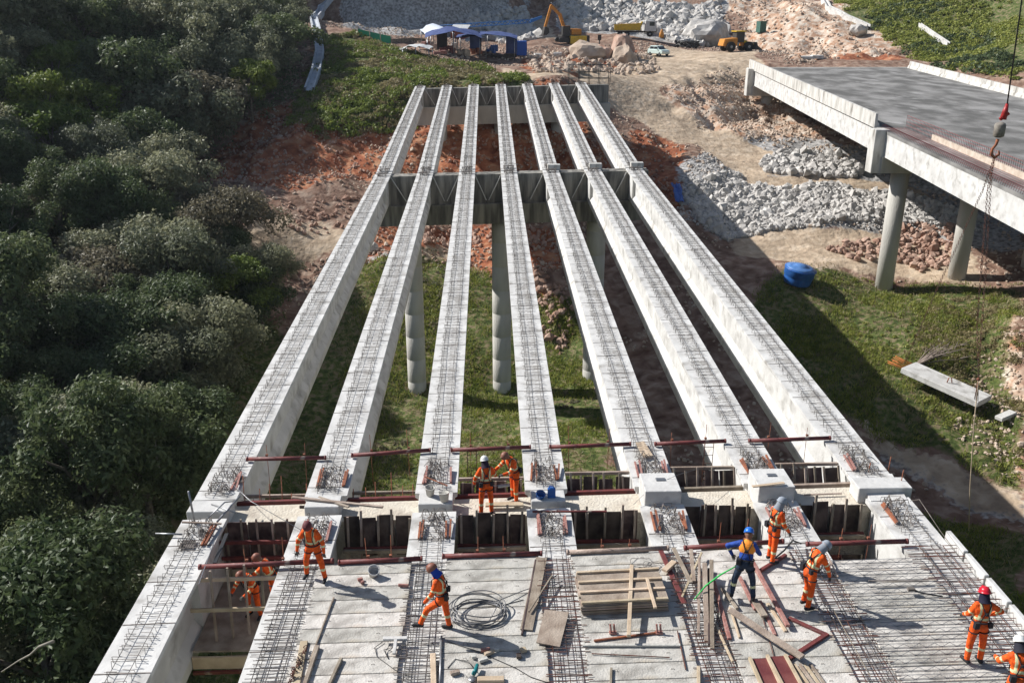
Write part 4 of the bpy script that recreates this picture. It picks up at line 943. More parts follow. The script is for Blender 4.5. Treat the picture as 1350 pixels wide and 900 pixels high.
# loose square board
P4 = [Vector(atdk(*q, .16)) for q in ((718,803),(750,806),(738,852),(707,846))]
mb = MB(); dn = Vector((0,0,-.025)); mb.add([*P4, *[q+dn for q in P4]], [(3,2,1,0),(4,5,6,7),(0,1,5,4),(1,2,6,5),(2,3,7,6),(3,0,4,7)])
tag(build(mb, 'plywood_sheet', M['wood']), 'square grey plywood sheet lying beside the middle girder strip', 'board')
P4 = [Vector(atdk(*q, .12)) for q in ((838,583),(849,581),(861,600),(848,602))]
mb = MB(); mb.add([*P4, *[q+dn for q in P4]], [(3,2,1,0),(4,5,6,7),(0,1,5,4),(1,2,6,5),(2,3,7,6),(3,0,4,7)])
tag(build(mb, 'plywood_sheet', M['woody']), 'yellow plywood piece on the third girder from the right', 'board')
for px, py, w_, l in ((316,632,.3,.3),(247,717,.34,.36)):
    p = Vector(atdk(px, py, .06)); mb = MB()
    for k in range(7): mb.bar(p+Vector((-w_/2+w_*k/6, -l/2, 0)), p+Vector((-w_/2+w_*k/6, l/2, 0)), .014, .03)
    for k in range(7): mb.bar(p+Vector((-w_/2, -l/2+l*k/6, .004)), p+Vector((w_/2, -l/2+l*k/6, .004)), .014, .024)
    tag(build(mb, 'steel_grate', M['rebar']), 'small square grate on the leftmost girder, %s the joint' % ('beyond' if py < 680 else 'before'), 'grate')
# guard post at the left joint
p = Vector(atdk(257, 690, .0)); mb = MB(); mb.tube([p, p+Vector((-.05,0,1.0))], .03, 8); tag(build(mb, 'guard_post', M['steel']), 'grey guard post at the joint of the leftmost girder', 'post')
p0, p1 = Vector(atdk(262,692,.15)), Vector(atdk(320,598,.15))
mb = MB(); mb.tube([p0+Vector((.2,0,.15)), p0+Vector((.6,.5,.4)), p0+Vector((.9,1.1,.1))], .02, 6); mb.tube([p0+Vector((.1,.9,.1)), p0+Vector((.95,.2,.25))], .02, 6); mb.tube([p0+Vector((.5,.0,.1)), p0+Vector((.9,.9,.35))], .03, 6)
tag(build(mb, 'bent_frame', M['steel']), 'bent steel frame lying on the leftmost girder joint', 'steel frame')
# buckets, cans
def bucket(px, py, dz, r, h, m_, label, tilt=0, name='bucket', base='deck'):
    p = atdk(px, py, dz); t = thing(name, label, 'bucket', p)
    mb = MB(); mb.lathe((0,0,0), [(r*.72,0),(r,h),(r*1.06,h),(r*1.06,h+.012),(r*.93,h+.012),(r*.66,.02)], 20); build(mb, 'bucket_body', m_, t, local=True)
    mb = MB(); mb.tube([(r*math.cos(a), r*.15, h+r*.9*math.sin(a)*.6) for a in np.linspace(0, 3.14, 9)], .006, 5); build(mb, 'handle', M['rebar'], t, local=True)
    t.rotation_euler = (tilt, tilt*.4, 0); return t
bucket(492, 757, .1, .14, .24, M['conc'], 'pale cement bucket tipped on the left slabs behind the walking worker', .5)
bucket(567, 652, .14, .14, .25, M['concm'], 'grey cement bucket on the end of the third girder, left one', .1)
bucket(586, 660, .14, .15, .24, M['concm'], 'grey cement bucket on the end of the third girder, right one', -.15)
bucket(711, 657, .06, .13, .22, M['blue'], 'blue bucket in the shade at the end of the middle girder', .4)
t = thing('jerry_can', 'blue jerry can standing by the middle girder end', 'jerry can', atdk(727, 655, .1))
mb = MB(); mb.box((0,0,.14), (.22,.14,.28)); mb.box((0,0,.29), (.16,.12,.03)); build(mb, 'can_body', M['blue'], t, local=True, bevel=.03)
mb = MB(); mb.tube([(-.08,0,.29),(-.06,0,.35),(.05,0,.35),(.07,0,.29)], .014, 6); build(mb, 'handle', M['blue'], t, local=True)
# cable coil and cables
def wire(pts, r, m_, label, cat='cable', name='cable', jit=0):
    mb = MB(); mb.tube([atdk(*q) for q in pts], r, 6); return tag(build(mb, name, M[m_]), label, cat)
c = Vector(atdk(629, 808, .1)); mb = MB(); rc = random.Random(3)
for k in range(7):
    r0 = rc.uniform(.48, .68); ox, oy = rc.uniform(-.08,.08), rc.uniform(-.06,.06); z0 = .02+k*.018
    mb.tube([c+Vector((ox+r0*1.05*math.cos(a), oy+r0*.82*math.sin(a)+.0, z0+.035*math.sin(a*2+k)+ (.06 if k > 4 else 0)*(1+math.sin(a+k)))) for a in np.linspace(0, 6.283, 40)], .013, 6)
tag(build(mb, 'cable_coil', M['cableg']), 'large loose coil of grey cable on the slabs behind the walking worker', 'cable coil')
wire([(645,818,.15),(660,790,.2),(690,778,.15),(715,770,.1),(735,757,.12)], .011, 'cableg', 'cable running from the coil to the middle girder strip')
wire([(590,803,.1),(625,800,.12),(660,798,.1),(690,790,.1)], .008, 'cable', 'thin dark cable crossing the coil')
wire([(590,845,.1),(630,858,.1),(680,880,.1),(700,892,.1),(740,905,.1)], .009, 'cable', 'cable curving over the slabs below the coil')
wire([(505,845,.12),(494,853,.12),(497,865,.1),(520,882,.1),(535,890,.1)], .008, 'cable', 'thin dark lead looping by the white profile')
wire([(515,848,.14),(508,858,.12),(512,868,.1),(506,856,.16),(520,852,.14),(522,861,.12),(510,855,.18)], .008, 'cable', 'tangle of thin lead beside the white profile')
for k, (px, py, r) in enumerate(((845,740,.26),(860,744,.22),(848,752,.28),(862,748,.18))):
    c = Vector(atdk(px, py, .12)); mb = MB(); mb.tube([c+Vector((r*math.cos(a), r*.7*math.sin(a), .03*math.sin(3*a))) for a in np.linspace(0, 6.1, 24)], .007, 5); tag(build(mb, 'wire_loop', M['rebar']), 'loop of tie wire beside the panel stack', 'wire loop', 'wire loops above the panel stack')
wire([(835,665,.1),(860,640,.3),(895,625,.5),(930,615,.3)], .006, 'cableg', 'thin rope over the pale block of the fifth girder', 'rope', 'rope')
wire([(293,625,.5),(330,660,.4),(400,700,.1)], .008, 'steel', 'thin taut line from the left girder down to the walkway', 'rope', 'rope')
wire([(1200,660,.3),(1212,658,.5),(1240,700,.5),(1266,735,.35)], .008, 'rebar', 'thin safety line along the right deck edge', 'rope', 'rope')
for k, (px, py, h) in enumerate(((1171,620,.45),(1187,640,.5),(1145,622,.3))):
    p = Vector(atdk(px, py, 0)); mb = MB(); mb.tube([p, p+Vector((.02,0,h))], .014, 6); tag(build(mb, 'stake', M['rust']), 'thin rusty stake on the rightmost girder end, %s of three' % ['middle', 'right', 'left'][k], 'stake')
# cantilever tray at the right of the joint
mb = MB(); P4 = [Vector(atdk(*q, .02)) for q in ((1148,660),(1196,658),(1176,624),(1130,626))]; mb.add([*P4, *[q+Vector((0,0,-.12)) for q in P4]], [(0,1,2,3),(7,6,5,4),(4,5,1,0),(5,6,2,1),(6,7,3,2),(7,4,0,3)])
tag(build(mb, 'end_slab', M['conc']), 'white overhanging slab end beside the rightmost girder', 'concrete slab')
mb = MB()
for k in range(4):
    a = Vector(atdk(1152+k*12, 664, -.05)); mb.bar(a, a+Vector((.12,-.55,-.08)), .22, .04)
tag(build(mb, 'corrugated_tray', M['steel']), 'ribbed steel tray below the overhanging slab end', 'steel tray')
# T profile, saw, chain, debris
p = Vector(atdk(522, 841, .2)); mb = MB(); mb.bar(p+Vector((-.28,0,0)), p+Vector((.25,0,0)), .10, .05); mb.bar(p, p+Vector((0,-.45,-.05)), .07, .05)
tag(build(mb, 'steel_tee', M['conc'], bevel=.006), 'white T shaped profile lying on the left slabs', 'steel profile')
mb = MB(); rc = random.Random(9)
for k in range(26):
    p = Vector(atdk(403-k*.9+rc.uniform(-3,3), 852+k*1.9, .17+rc.uniform(0,.08))); a = rc.uniform(0,3.14)
    mb.tube([p+Vector((.045*math.cos(u)*math.cos(a), .045*math.cos(u)*math.sin(a), .03*math.sin(u))) for u in np.linspace(0, 6.283, 9)], .010, 5)
tag(build(mb, 'chain', M['rebarr']), 'rusty chain heaped along the second girder at the bottom', 'chain')
t = thing('angle_grinder', 'teal power tool at the bottom edge among the wood offcuts', 'power tool', atdk(624, 892, .1))
mb = MB(); mb.tube([(0,0,.07),(.05,.1,.09),(.08,.26,.1)], [.045,.05,.035], 12); mb.tube([(0,0,.06),(0,-.02,.16)], .022, 8); build(mb, 'tool_body', mat('teal_plastic', (.01,.16,.17), .4), t, local=True)
mb = MB(); mb.lathe((-.02,-.08,.02), [(.02,0),(.085,0),(.085,.012),(.02,.014)], 20); build(mb, 'disc_guard', M['steel'], t, local=True)
wire([(628,885,.15),(618,872,.12),(600,868,.1),(590,880,.1)], .008, 'cable', 'short lead of the teal power tool')
for k, (px, py, sx, sy, m_, a) in enumerate(((647,897,.55,.14,'woody',.0),(645,862,.22,.08,'woody',.5),(640,858,.2,.07,'redprop',.2),(690,858,.12,.12,'woody',.3),(684,866,.1,.14,'woodd',0),(625,867,.1,.09,'concm',.1),(637,871,.2,.1,'concm',.4),
        (475,765,.12,.08,'redprop',.4),(478,769,.1,.06,'redprop',1),(532,773,.25,.05,'redprop',-.1),(788,762,.08,.05,'redprop',0),(1045,663,.05,.05,'steel',0),(655,858,.1,.06,'concm',0),(600,888,.2,.1,'wood',.3))):
    p = Vector(atdk(px, py, .1)); mb = MB(); mb.box((p.x,p.y,p.z+.04), (sx,sy,.07), rot=Matrix.Rotation(a, 3, 'Z'))
    tag(build(mb, 'wood_offcut' if m_ in ('woody','woodd','wood','redprop') else 'concrete_offcut', M[m_], bevel=.008), ['long tan timber offcut at the bottom edge beside the power tool','tan offcut in the shadow of the walking worker','small red offcut in the shadow of the walking worker','tan block right of the cable coil','dark block right of the cable coil','grey lump left of the cable offcuts','grey plate lump below the cable coil','small pink crumb on the left slabs','smaller pink crumb beside the first on the left slabs','flat pink scrap near the third girder strip','red scrap above the panel stack','steel scrap on the walkway','grey crumb beside the tan offcut','grey wood offcut left of the power tool'][k], 'offcut')
# block on top plates, boards on crossbeam
stick('timber_plank', (992,641,.52), (1034,636,.52), .10, .03, 'woody', 'tan plank lying on the pale block, second girder from the right', 'timber')
stick('timber_plank', (640,665,-.14), (690,664,-.14), .2, .05, 'woody', 'tan board underfoot of the two workers on the walkway', 'timber')
stick('timber_plank', (1060,652,-.2), (1110,650,-.2), .05, .03, 'wood', 'thin grey stick on the right end of the walkway', 'timber')
# prestress ladder and rods in gaps
for k, (px, py, dz0, dz1) in enumerate(((440,300,0,0),)[:0]): pass
def ladder(px, py, lab):
    p = Vector(atdk(px, py, .1)); t = thing('rebar_ladder', lab, 'ladder', p)
    for s in (-.14, .14):
        mb = MB(); mb.tube([p+Vector((s,0,-1.3)), p+Vector((s,0,.05))], .012, 5); build(mb, 'side_rail', M['rebarr'], t)
    for q in range(5):
        mb = MB(); mb.tube([p+Vector((-.14,0,-1.2+q*.28)), p+Vector((.14,0,-1.2+q*.28))], .01, 5); build(mb, 'rung', M['rebarr'], t)
ladder(935, 586, 'thin steel ladder hanging in the fifth gap by the pipe'); ladder(622, 592, 'thin steel ladder hanging in the third gap by the pipe')
# ---------------- crane hook and slings
HP = Vector(atY(1318, 170, 33)); 
t = thing('crane_hook_block', 'red and grey crane hook block hanging on its cable at the right', 'crane hook', HP)
def hp(dx, dz): return HP+Vector((dx/36., 0, -dz/36.))
mb = MB(); mb.lathe(hp(0,11), [(.10,0),(.19,.05),(.195,.44),(.16,.5),(.07,.54)], 20); build(mb, 'ball_weight', mat('dull_grey_paint', (.26,.235,.20), .7, (.16,.14,.12), 6), t)
mb = MB(); mb.tube([hp(2,-12), hp(3,-22), hp(4,-32)], [.12,.10,.05], 10); mb.bar(hp(-2,-12), hp(8,-20), .1, .1); build(mb, 'swivel', mat('red_paint', (.42,.03,.03), .4, (.25,.02,.02), 6), t)
mb = MB(); mb.tube([hp(0,13), hp(-1,20), hp(-5,26), hp(-5,33), hp(0,37), hp(5,33), hp(4,28)], [.06,.05,.05,.06,.06,.05,.03], 8); build(mb, 'hook', M['rust'], t)
mb = MB(); mb.tube([hp(4,-30), Vector(atY(1350, -20, 31)), Vector(atY(1395,-200,29))], .025, 6); tag(build(mb, 'crane_cable', M['cable']), 'thin crane cable leading up out of the top right', 'cable')
def chain(pts, lab, r=.042, m_='rebarr'):
    mb = MB(); pts = [Vector(p) for p in pts]
    for a, b in zip(pts[:-1], pts[1:]):
        n = max(2, int((b-a).length/.09))
        for k in range(n):
            p = a.lerp(b, k/n); q = a.lerp(b, (k+.8)/n); d = (q-p).normalized(); s = d.cross(Vector((0,1,0))).normalized() if k % 2 else d.cross(Vector((1,0,0))).normalized()
            mb.tube([p+s*r*.7, q+s*r*.7], r*.32, 4); mb.tube([p-s*r*.7, q-s*r*.7], r*.32, 4)
    return tag(build(mb, 'sling_chain', M[m_]), lab, 'chain', None)
h0 = hp(0, 36)
chain([h0, atY(1296,250,34), atY(1238,375,36), atY(1209,442,37), atY(1192,480,38)], 'sling chain slanting left from the hook over the grass')
chain([h0, atY(1302,250,33), atY(1288,430,34), atY(1290,498,34)], 'sling chain hanging from the hook past the right column')
chain([h0, atY(1307,230,33), atY(1298,380,33.5), atY(1292,460,33.5), atY(1290,500,34)], 'rightmost sling chain hanging from the hook')
mb = MB(); p = Vector(atY(1290,500,34)); mb.tube([p, Vector(atY(1284,560,34)), Vector(atY(1279,640,34)), Vector(atY(1277,699,34))], .022, 6)
tag(build(mb, 'tag_rope', M['woody']), 'brown tag rope dangling below the sling knot', 'rope')
mb = MB()
for k in range(5): mb.tube([p, p+Vector((random.uniform(-.2,.2), 0, random.uniform(-1.1,-.6)))], .014, 5)
mb.lathe(p+Vector((0,0,-.06)), [(.02,0),(.07,.04),(.07,.1),(.02,.14)], 10); tag(build(mb, 'sling_knot', M['rust']), 'knot of rusty sling ends above the tag rope', 'rope')
# ---------------- slab on the bank with its projecting bars
def slab_on_bank():
    a = Vector(hit(1194, 503)); b = Vector(hit(1294, 549)); a.z += 1.2; b.z += 1.2
    t = thing('precast_beam_piece', 'white precast slab lying on the grassy bank with rusty bars at one end', 'precast slab', (a+b)/2)
    mb = MB(); mb.bar(a, b, 2.0, .45); build(mb, 'slab_body', M['conc'], t, bevel=.03)
    d = (b-a).normalized(); s = d.cross(Vector((0,0,1))).normalized(); mb = MB()
    for k in range(12): mb.tube([a+s*(-.85+k*.15)+Vector((0,0,.05)), a-d*random.uniform(1.2,1.6)+s*(-.85+k*.15)+Vector((0,0,random.uniform(-.1,.25)))], .025, 5)
    build(mb, 'end_rebar_mesh', mat('orange_rust', (.50,.16,.04), .8, (.3,.1,.03), 4), t)
    mb = MB(); c = a.lerp(b, .55)+Vector((0,0,.17)); mb.tube([c+Vector((-.2,0,0)), c+Vector((-.1,0,.45)), c+Vector((.1,0,.45)), c+Vector((.2,0,0))], .04, 6); build(mb, 'lifting_loop', M['rust'], t)
    p = Vector(hit(1326, 556)); p.z += .35; mb = MB(); mb.bar(p+Vector((-.7,-.2,0)), p+Vector((.7,.5,.15)), .6, .28)
    tag(build(mb, 'concrete_fragment', M['conc'], bevel=.03), 'small white concrete fragment at the right edge of the bank', 'concrete block')
slab_on_bank()
# dry branch above it
p = Vector(hit(1205, 484)); mb = MB(); rc = random.Random(12)
for k in range(16):
    a = rc.uniform(-.6, .9); l = rc.uniform(1.5, 4.2); e = p+Vector((l*math.cos(a), rc.uniform(-1.5,1.), l*.55*abs(math.sin(a+.9))+.4)); mb.tube([p+Vector((rc.uniform(-.2,.2),0,.1)), p.lerp(e, .5)+Vector((0,0,.25)), e], [.07,.04,.015], 4)
    for q in range(3):
        f_ = p.lerp(e, rc.uniform(.4,.9)); mb.tube([f_+Vector((0,0,.15)), f_+Vector((rc.uniform(-.8,.8), rc.uniform(-.5,.5), rc.uniform(.2,.9)))], [.03,.01], 4)
tag(build(mb, 'dry_branch', mat('grey_twigs', (.26,.21,.18), .9)), 'bare dry branch fallen on the bank above the white slab', 'branch')
# blue water tank
p = hit(1050, 374); z = p[2]; t = thing('water_tank', 'blue plastic water tank lying tilted on the dirt edge', 'water tank', (p[0], p[1], z+.1))
mb = MB(); mb.lathe((0,0,0), [(1.15,0),(1.2,.1),(1.27,.6),(1.27,.7),(1.35,.78),(1.38,1.25),(1.42,1.35),(1.42,1.42),(1.25,1.45)], 32); build(mb, 'tank_body', M['blue'], t, local=True)
mb = MB(); mb.lathe((0,0,1.44), [(1.3,0),(1.3,.05),(.9,.16),(.55,.22),(.5,.3),(.1,.33)], 32); build(mb, 'tank_lid', mat('pale_blue_plastic', (.10,.22,.48), .35, (.06,.16,.40), 3), t, local=True)
t.rotation_euler = (.14, .1, .3)
# blue sheet by the ramp
p = hit(893, 268); z = p[2]; mb = MB(); g = np.random.default_rng(5); n = 7
V = [(p[0]+(-.45+.9*i/n)+g.normal(0,.06), p[1]+(-1.2+2.6*j/n)+g.normal(0,.06), gz(p[0],p[1])+.25+.25*g.random()+j*.2) for j in range(n+1) for i in range(n+1)]
mb.add(V, [(j*(n+1)+i, j*(n+1)+i+1, (j+1)*(n+1)+i+1, (j+1)*(n+1)+i) for j in range(n) for i in range(n)]); mb.add([(x,y+.03,z_-.03) for x,y,z_ in V], [((j+1)*(n+1)+i, (j+1)*(n+1)+i+1, j*(n+1)+i+1, j*(n+1)+i) for j in range(n) for i in range(n)])
tag(build(mb, 'tarpaulin', mat('bright_blue_tarp', (.04,.10,.34), .6, (.08,.16,.42), 3)), 'crumpled blue sheet beside the dirt ramp', 'tarpaulin')
# ================================================================== people
SK = mat('skin', (.20,.10,.065), .55); ORA = mat('orange_coverall', (.88,.125,.01), .75, (.62,.07,.006), 9, 5, .35, .65, .5, 14, col3=(.36,.075,.02), s3=5, lo3=.55, hi3=.75); BAND = mat('reflective_band', (.62,.62,.36), .4)
BLU = mat('blue_jacket', (.02,.07,.34), .7, (.015,.05,.25), 9, 5, .35, .65, .3, 18); NAVY = mat('navy_trousers', (.018,.03,.055), .8, (.03,.045,.08), 9, 5, .35, .65, .3, 18); BOOT = mat('black_boots', (.02,.02,.022), .6)
GLV = mat('grey_glove', (.10,.09,.08), .85); EYE = mat('eye_dark', (.01,.01,.01), .3); HARN = mat('harness_webbing', (.02,.02,.025), .7); GRN = mat('green_lanyard', (.03,.45,.09), .6)
OVEST = mat('orange_panel', (.85,.28,.03), .7)
HELM = {'white': mat('white_helmet', (.62,.62,.60), .35), 'red': mat('red_helmet', (.50,.015,.03), .3), 'blue': mat('blue_helmet', (.02,.14,.55), .3), 'grey': mat('grey_cloth_helmet', (.27,.30,.34), .7), 'maroon': mat('maroon_cap', (.12,.03,.035), .7), 'brown': mat('brown_helmet', (.22,.09,.06), .5)}
def V3(*a): return Vector(a)
def capsule(mb, a, b, ra, rb, sx=1., sy=1.):
    a, b = Vector(a), Vector(b); d = b-a; L = d.length; q = Vector((0,0,1)).rotation_difference(d.normalized()) if L > 1e-5 else Matrix.Identity(3).to_quaternion(); n = 12; v = []; f = []; pr = []
    for k in range(4): t = -math.pi/2+ (math.pi/2)*(k+.35)/4; pr.append((ra*math.cos(t), ra*math.sin(t)))
    pr.append((ra, 0)); pr.append(((ra+rb)/2, L/2)); pr.append((rb, L))
    for k in range(4): t = (math.pi/2)*(k+.65)/4; pr.append((rb*math.cos(t), L+rb*math.sin(t)))
    for r, z in pr:
        for k in range(n):
            an = 2*math.pi*k/n; v.append(a + q @ Vector((r*sx*math.cos(an), r*sy*math.sin(an), z)))
    m = len(pr)
    for i in range(m-1):
        for k in range(n): f.append((i*n+k, i*n+(k+1)%n, (i+1)*n+(k+1)%n, (i+1)*n+k))
    f.append(tuple(range(n-1,-1,-1))); f.append(tuple((m-1)*n+k for k in range(n))); mb.add(v, f)
def ell(mb, c, r, rot=None):
    v = []; f = []; n = 14; m = 9
    for i in range(m):
        t = -math.pi/2+math.pi*(i+.5)/m
        for k in range(n):
            a = 2*math.pi*k/n; p = Vector((r[0]*math.cos(t)*math.cos(a), r[1]*math.cos(t)*math.sin(a), r[2]*math.sin(t)))
            if rot: p = rot @ p
            v.append(p+Vector(c))
    for i in range(m-1):
        for k in range(n): f.append((i*n+k, i*n+(k+1)%n, (i+1)*n+(k+1)%n, (i+1)*n+k))
    f.append(tuple(range(n-1,-1,-1))); f.append(tuple((m-1)*n+k for k in range(n))); mb.add(v, f)
def person(label, loc, yaw, pose, suit='orange', helmet='white', flap=None, scale=1., grip=None):
    P_ = dict(lean=.05, side=0., tw=0., head=(.0,.15), thL=(-.06,.02,-1), thR=(.06,.02,-1), shL=(-.02,-.04,-1), shR=(.02,-.04,-1), uaL=(-.25,0,-1), uaR=(.25,0,-1), faL=(-.05,.3,-1), faR=(.05,.3,-1)); P_.update(pose)
    n = lambda v: Vector(v).normalized()
    pel = Vector((0,0,.95)); up = n((P_['side'], P_['lean'], 1)); tw = Matrix.Rotation(P_['tw'], 3, 'Z'); rx = tw @ Vector((1,0,0)); rx = (rx-up*rx.dot(up)).normalized(); fy = up.cross(rx)
    J = {'pel': pel, 'belly': pel+up*.17, 'chest': pel+up*.36, 'neck': pel+up*.52}
    hd = n(Vector(up)+fy*P_['head'][1]+rx*P_['head'][0]); J['head'] = J['neck']+hd*.155
    hrot = Vector((0,0,1)).rotation_difference(hd).to_matrix() @ tw
    for s, q in ((-1,'L'),(1,'R')):
        J['sh'+q] = J['chest']+up*.09+rx*s*.175; J['el'+q] = J['sh'+q]+n(P_['ua'+q])*.28; J['wr'+q] = J['el'+q]+n(P_['fa'+q])*.25
        J['hip'+q] = pel+Vector((s*.09,0,-.04)); J['kn'+q] = J['hip'+q]+n(P_['th'+q])*.42; J['an'+q] = J['kn'+q]+n(P_['sh_'+q] if 'sh_'+q in P_ else P_['sh'+q])*.41
    # limbs: shL/shR in the pose are shins; the shoulder joints were stored first
    low = min(J['anL'].z, J['anR'].z)-.085; off = Vector((0,0,-low))
    for k in J: J[k] = J[k]+off
    prim = []; mb = MB()
    def cap(a, b, ra, rb, tagm): capsule(mb, a, b, ra, rb); prim.append((np.array(a), np.array(b), ra, rb, tagm))
    torso = 'top'; leg = 'leg'
    rot = Matrix((rx, fy, up)).transposed()
    ell(mb, J['pel'], (.175,.135,.14), rot); ell(mb, J['belly'], (.165,.125,.16), rot); ell(mb, J['chest'], (.195,.135,.19), rot)
    prim += [(np.array(J['pel']), np.array(J['pel']), .15, .15, leg), (np.array(J['belly']), np.array(J['chest']+up*.05), .14, .16, torso)]
    cap(J['chest']+up*.06, J['neck']-up*.03, .10, .07, torso); cap(J['neck']-up*.03, J['head']-hd*.05, .055, .055, 'neck')
    ell(mb, J['head'], (.078,.098,.115), hrot); prim.append((np.array(J['head']), np.array(J['head']), .09, .09, 'skin'))
    ell(mb, J['head']+hrot@Vector((0,.03,-.06)), (.055,.06,.06), hrot); ell(mb, J['head']+hrot@Vector((0,.10,-.02)), (.014,.022,.024), hrot)
    for s in (-1, 1): ell(mb, J['head']+hrot@Vector((s*.08,0,-.01)), (.012,.02,.032), hrot)
    for s, q in ((-1,'L'),(1,'R')):
        cap(J['sh'+q]-rx*s*.04, J['el'+q], .073, .056, 'ua'); cap(J['el'+q], J['wr'+q], .055, .042, 'fa')
        cap(J['hip'+q], J['kn'+q], .098, .072, 'th'); cap(J['kn'+q], J['an'+q], .072, .056, 'shn')
        fd = n(Vector(P_.get('ft'+q, (s*.12,1,0))).normalized()); a = J['an'+q]
        cap(a+Vector((0,0,-.02))-fd*.04, a+fd*.15+Vector((0,0,-.045)), .05, .042, 'boot')
        d = (J['wr'+q]-J['el'+q]).normalized(); cap(J['wr'+q], J['wr'+q]+d*.07, .034, .036, 'hand')
    o = mesh_obj('person_src', mb.v, mb.f, [])
    rm = o.modifiers.new('r', 'REMESH'); rm.mode = 'VOXEL'; rm.voxel_size = .017
    sm = o.modifiers.new('s', 'SMOOTH'); sm.factor = .6; sm.iterations = 3
    dg = bpy.context.evaluated_depsgraph_get(); me = bpy.data.meshes.new_from_object(o.evaluated_get(dg)); bpy.data.objects.remove(o)
    nv = len(me.vertices); co = np.empty(nv*3); me.vertices.foreach_get('co', co); co = co.reshape(-1, 3)
    co += np.random.default_rng(3).normal(0, .0012, co.shape)
    nf = len(me.polygons); ctr = np.empty(nf*3); me.polygons.foreach_get('center', ctr); ctr = ctr.reshape(-1, 3)
    best = np.full(nf, 9.); lab = np.zeros(nf, int)
    blue = suit == 'blue'
    # slots: 0 top, 1 leg, 2 skin, 3 boot, 4 band, 5 glove, 6 eye, 7 panel
    for a, b, ra, rb, tg in prim:
        ab = b-a; L2 = ab@ab; t = np.clip(((ctr-a)@ab)/L2, 0, 1) if L2 > 1e-8 else np.zeros(nf)
        d = np.linalg.norm(ctr-(a+t[:,None]*ab), axis=1)/(ra+(rb-ra)*t)
        w_ = {'top':0,'leg':1,'neck':2,'skin':2,'ua':0,'fa':0,'th':1,'shn':1,'boot':3,'hand':5}[tg]
        lb = np.full(nf, w_)
        if tg == 'fa': lb = np.where((t > .25) & (t < .45), 4, lb)
        if tg == 'ua': lb = np.where((t > .68) & (t < .82), 4 if not blue else lb, lb)
        if tg == 'shn': lb = np.where((t > .28) & (t < .44), 4, lb); lb = np.where(t > .93, 3, lb)
        if tg == 'top' and ra == .14:
            hgt = (ctr-np.array(J['pel']))@np.array(up); xx = np.abs((ctr-np.array(J['pel']))@np.array(rx))
            if not blue: lb = np.where((np.abs(hgt-.17) < .028), 4, lb)
            lb = np.where((np.abs(xx-.10) < .022) & (hgt > .17) & (not blue), 4, lb)
            if blue: lb = np.where((hgt > .26), 7, lb)
        m_ = d < best; best[m_] = d[m_]; lab[m_] = lb[m_]
    V = [tuple(c) for c in co]; Fc = [tuple(p.vertices) for p in me.polygons]; mi = list(lab)
    ex = MB()
    for s, q in ((-1,'L'),(1,'R')):           # fingers
        w_ = J['wr'+q]; d = (w_-J['el'+q]).normalized(); side = d.cross(Vector((0,0,1)) if abs(d.z) < .8 else Vector((0,1,0))).normalized(); nn = side.cross(d).normalized()
        if nn.z > 0: nn = -nn
        for k, L in enumerate((.07,.08,.075,.058)):
            b0 = w_+d*.085+side*(k-1.5)*.02; c1 = b0+d*L*.55+nn*L*.12; c2 = c1+d*L*.2+nn*L*.45; ex.tube([b0-d*.02, b0, c1, c2], [.011,.0105,.0095,.008], 6, 5)
        b0 = w_+d*.03+side*s*-.03; ex.tube([b0, b0+d*.035+side*s*-.03, b0+d*.07+side*s*-.03+nn*.01], [.013,.012,.009], 6, 5)
    for s in (-1, 1): ell(ex, J['head']+hrot@Vector((s*.032,.088,.0)), (.011,.008,.007), hrot)
    ne = len(ex.f); em = [5]*(ne) 
    for i in range(len(ex.f)): em[i] = ex.m[i]
    tot = len(ex.v); 
    k0 = sum(1 for x in ex.m if x == 5)
    em = [5 if i < k0 else 6 for i in range(ne)]
    off_ = len(V); V += ex.v; Fc += [tuple(i+off_ for i in f_) for f_ in ex.f]; mi += em
    mats = [BLU if blue else ORA, NAVY if blue else ORA, SK, BOOT, BAND, GLV, EYE, OVEST]
    root = mesh_obj('person', V, Fc, mats, None, mi, [True]*len(Fc)); bpy.data.meshes.remove(me)
    root.location = loc; root.rotation_euler = (0,0,yaw); root.scale = (scale,)*3; tag(root, label, 'person')
    def child(mb_, nm, m_): 
        o_ = mesh_obj(nm, mb_.v, mb_.f, [m_] if not isinstance(m_, list) else m_, root, mb_.m, mb_.smooth); return o_
    # helmet
    mb = MB(); c = J['head']+hd*.03; v = []; pr = [(.135,.0),(.118,.006),(.116,.04),(.10,.085),(.065,.118),(.02,.13)]
    if helmet in ('maroon','brown'): pr[0] = (.118, 0)
    nseg = 18
    for r, z in pr:
        for k in range(nseg):
            a = 2*math.pi*k/nseg; fr_ = 1.12 if math.sin(a) > .3 and r > .12 else 1.0
            v.append(c+hrot@Vector((r*.93*math.cos(a), r*1.08*fr_*math.sin(a), z)))
    f = [(i*nseg+k, i*nseg+(k+1)%nseg, (i+1)*nseg+(k+1)%nseg, (i+1)*nseg+k) for i in range(len(pr)-1) for k in range(nseg)]+[tuple((len(pr)-1)*nseg+k for k in range(nseg)), tuple(range(nseg-1,-1,-1))]
    mb.add(v, f, 0, True); mb.bar(c+hrot@Vector((0,-.10,.08)), c+hrot@Vector((0,.09,.115)), .02, .03); child(mb, 'helmet', HELM[helmet])
    if flap is not None:
        mb = MB(); v = []; nn_ = 13
        for i, (r, z) in enumerate([(.092,.02),(.098,-.05),(.105,-.11),(.13,-.17)]):
            for k in range(nn_):
                a = math.radians(-205+230*k/(nn_-1)); v.append(J['head']+hrot@Vector((r*math.cos(a), r*1.05*math.sin(a), z)))
        mb.add(v, [(i*nn_+k, i*nn_+k+1, (i+1)*nn_+k+1, (i+1)*nn_+k) for i in range(3) for k in range(nn_-1)], 0, True); child(mb, 'neck_flap', mat('flap_cloth', flap, .85))
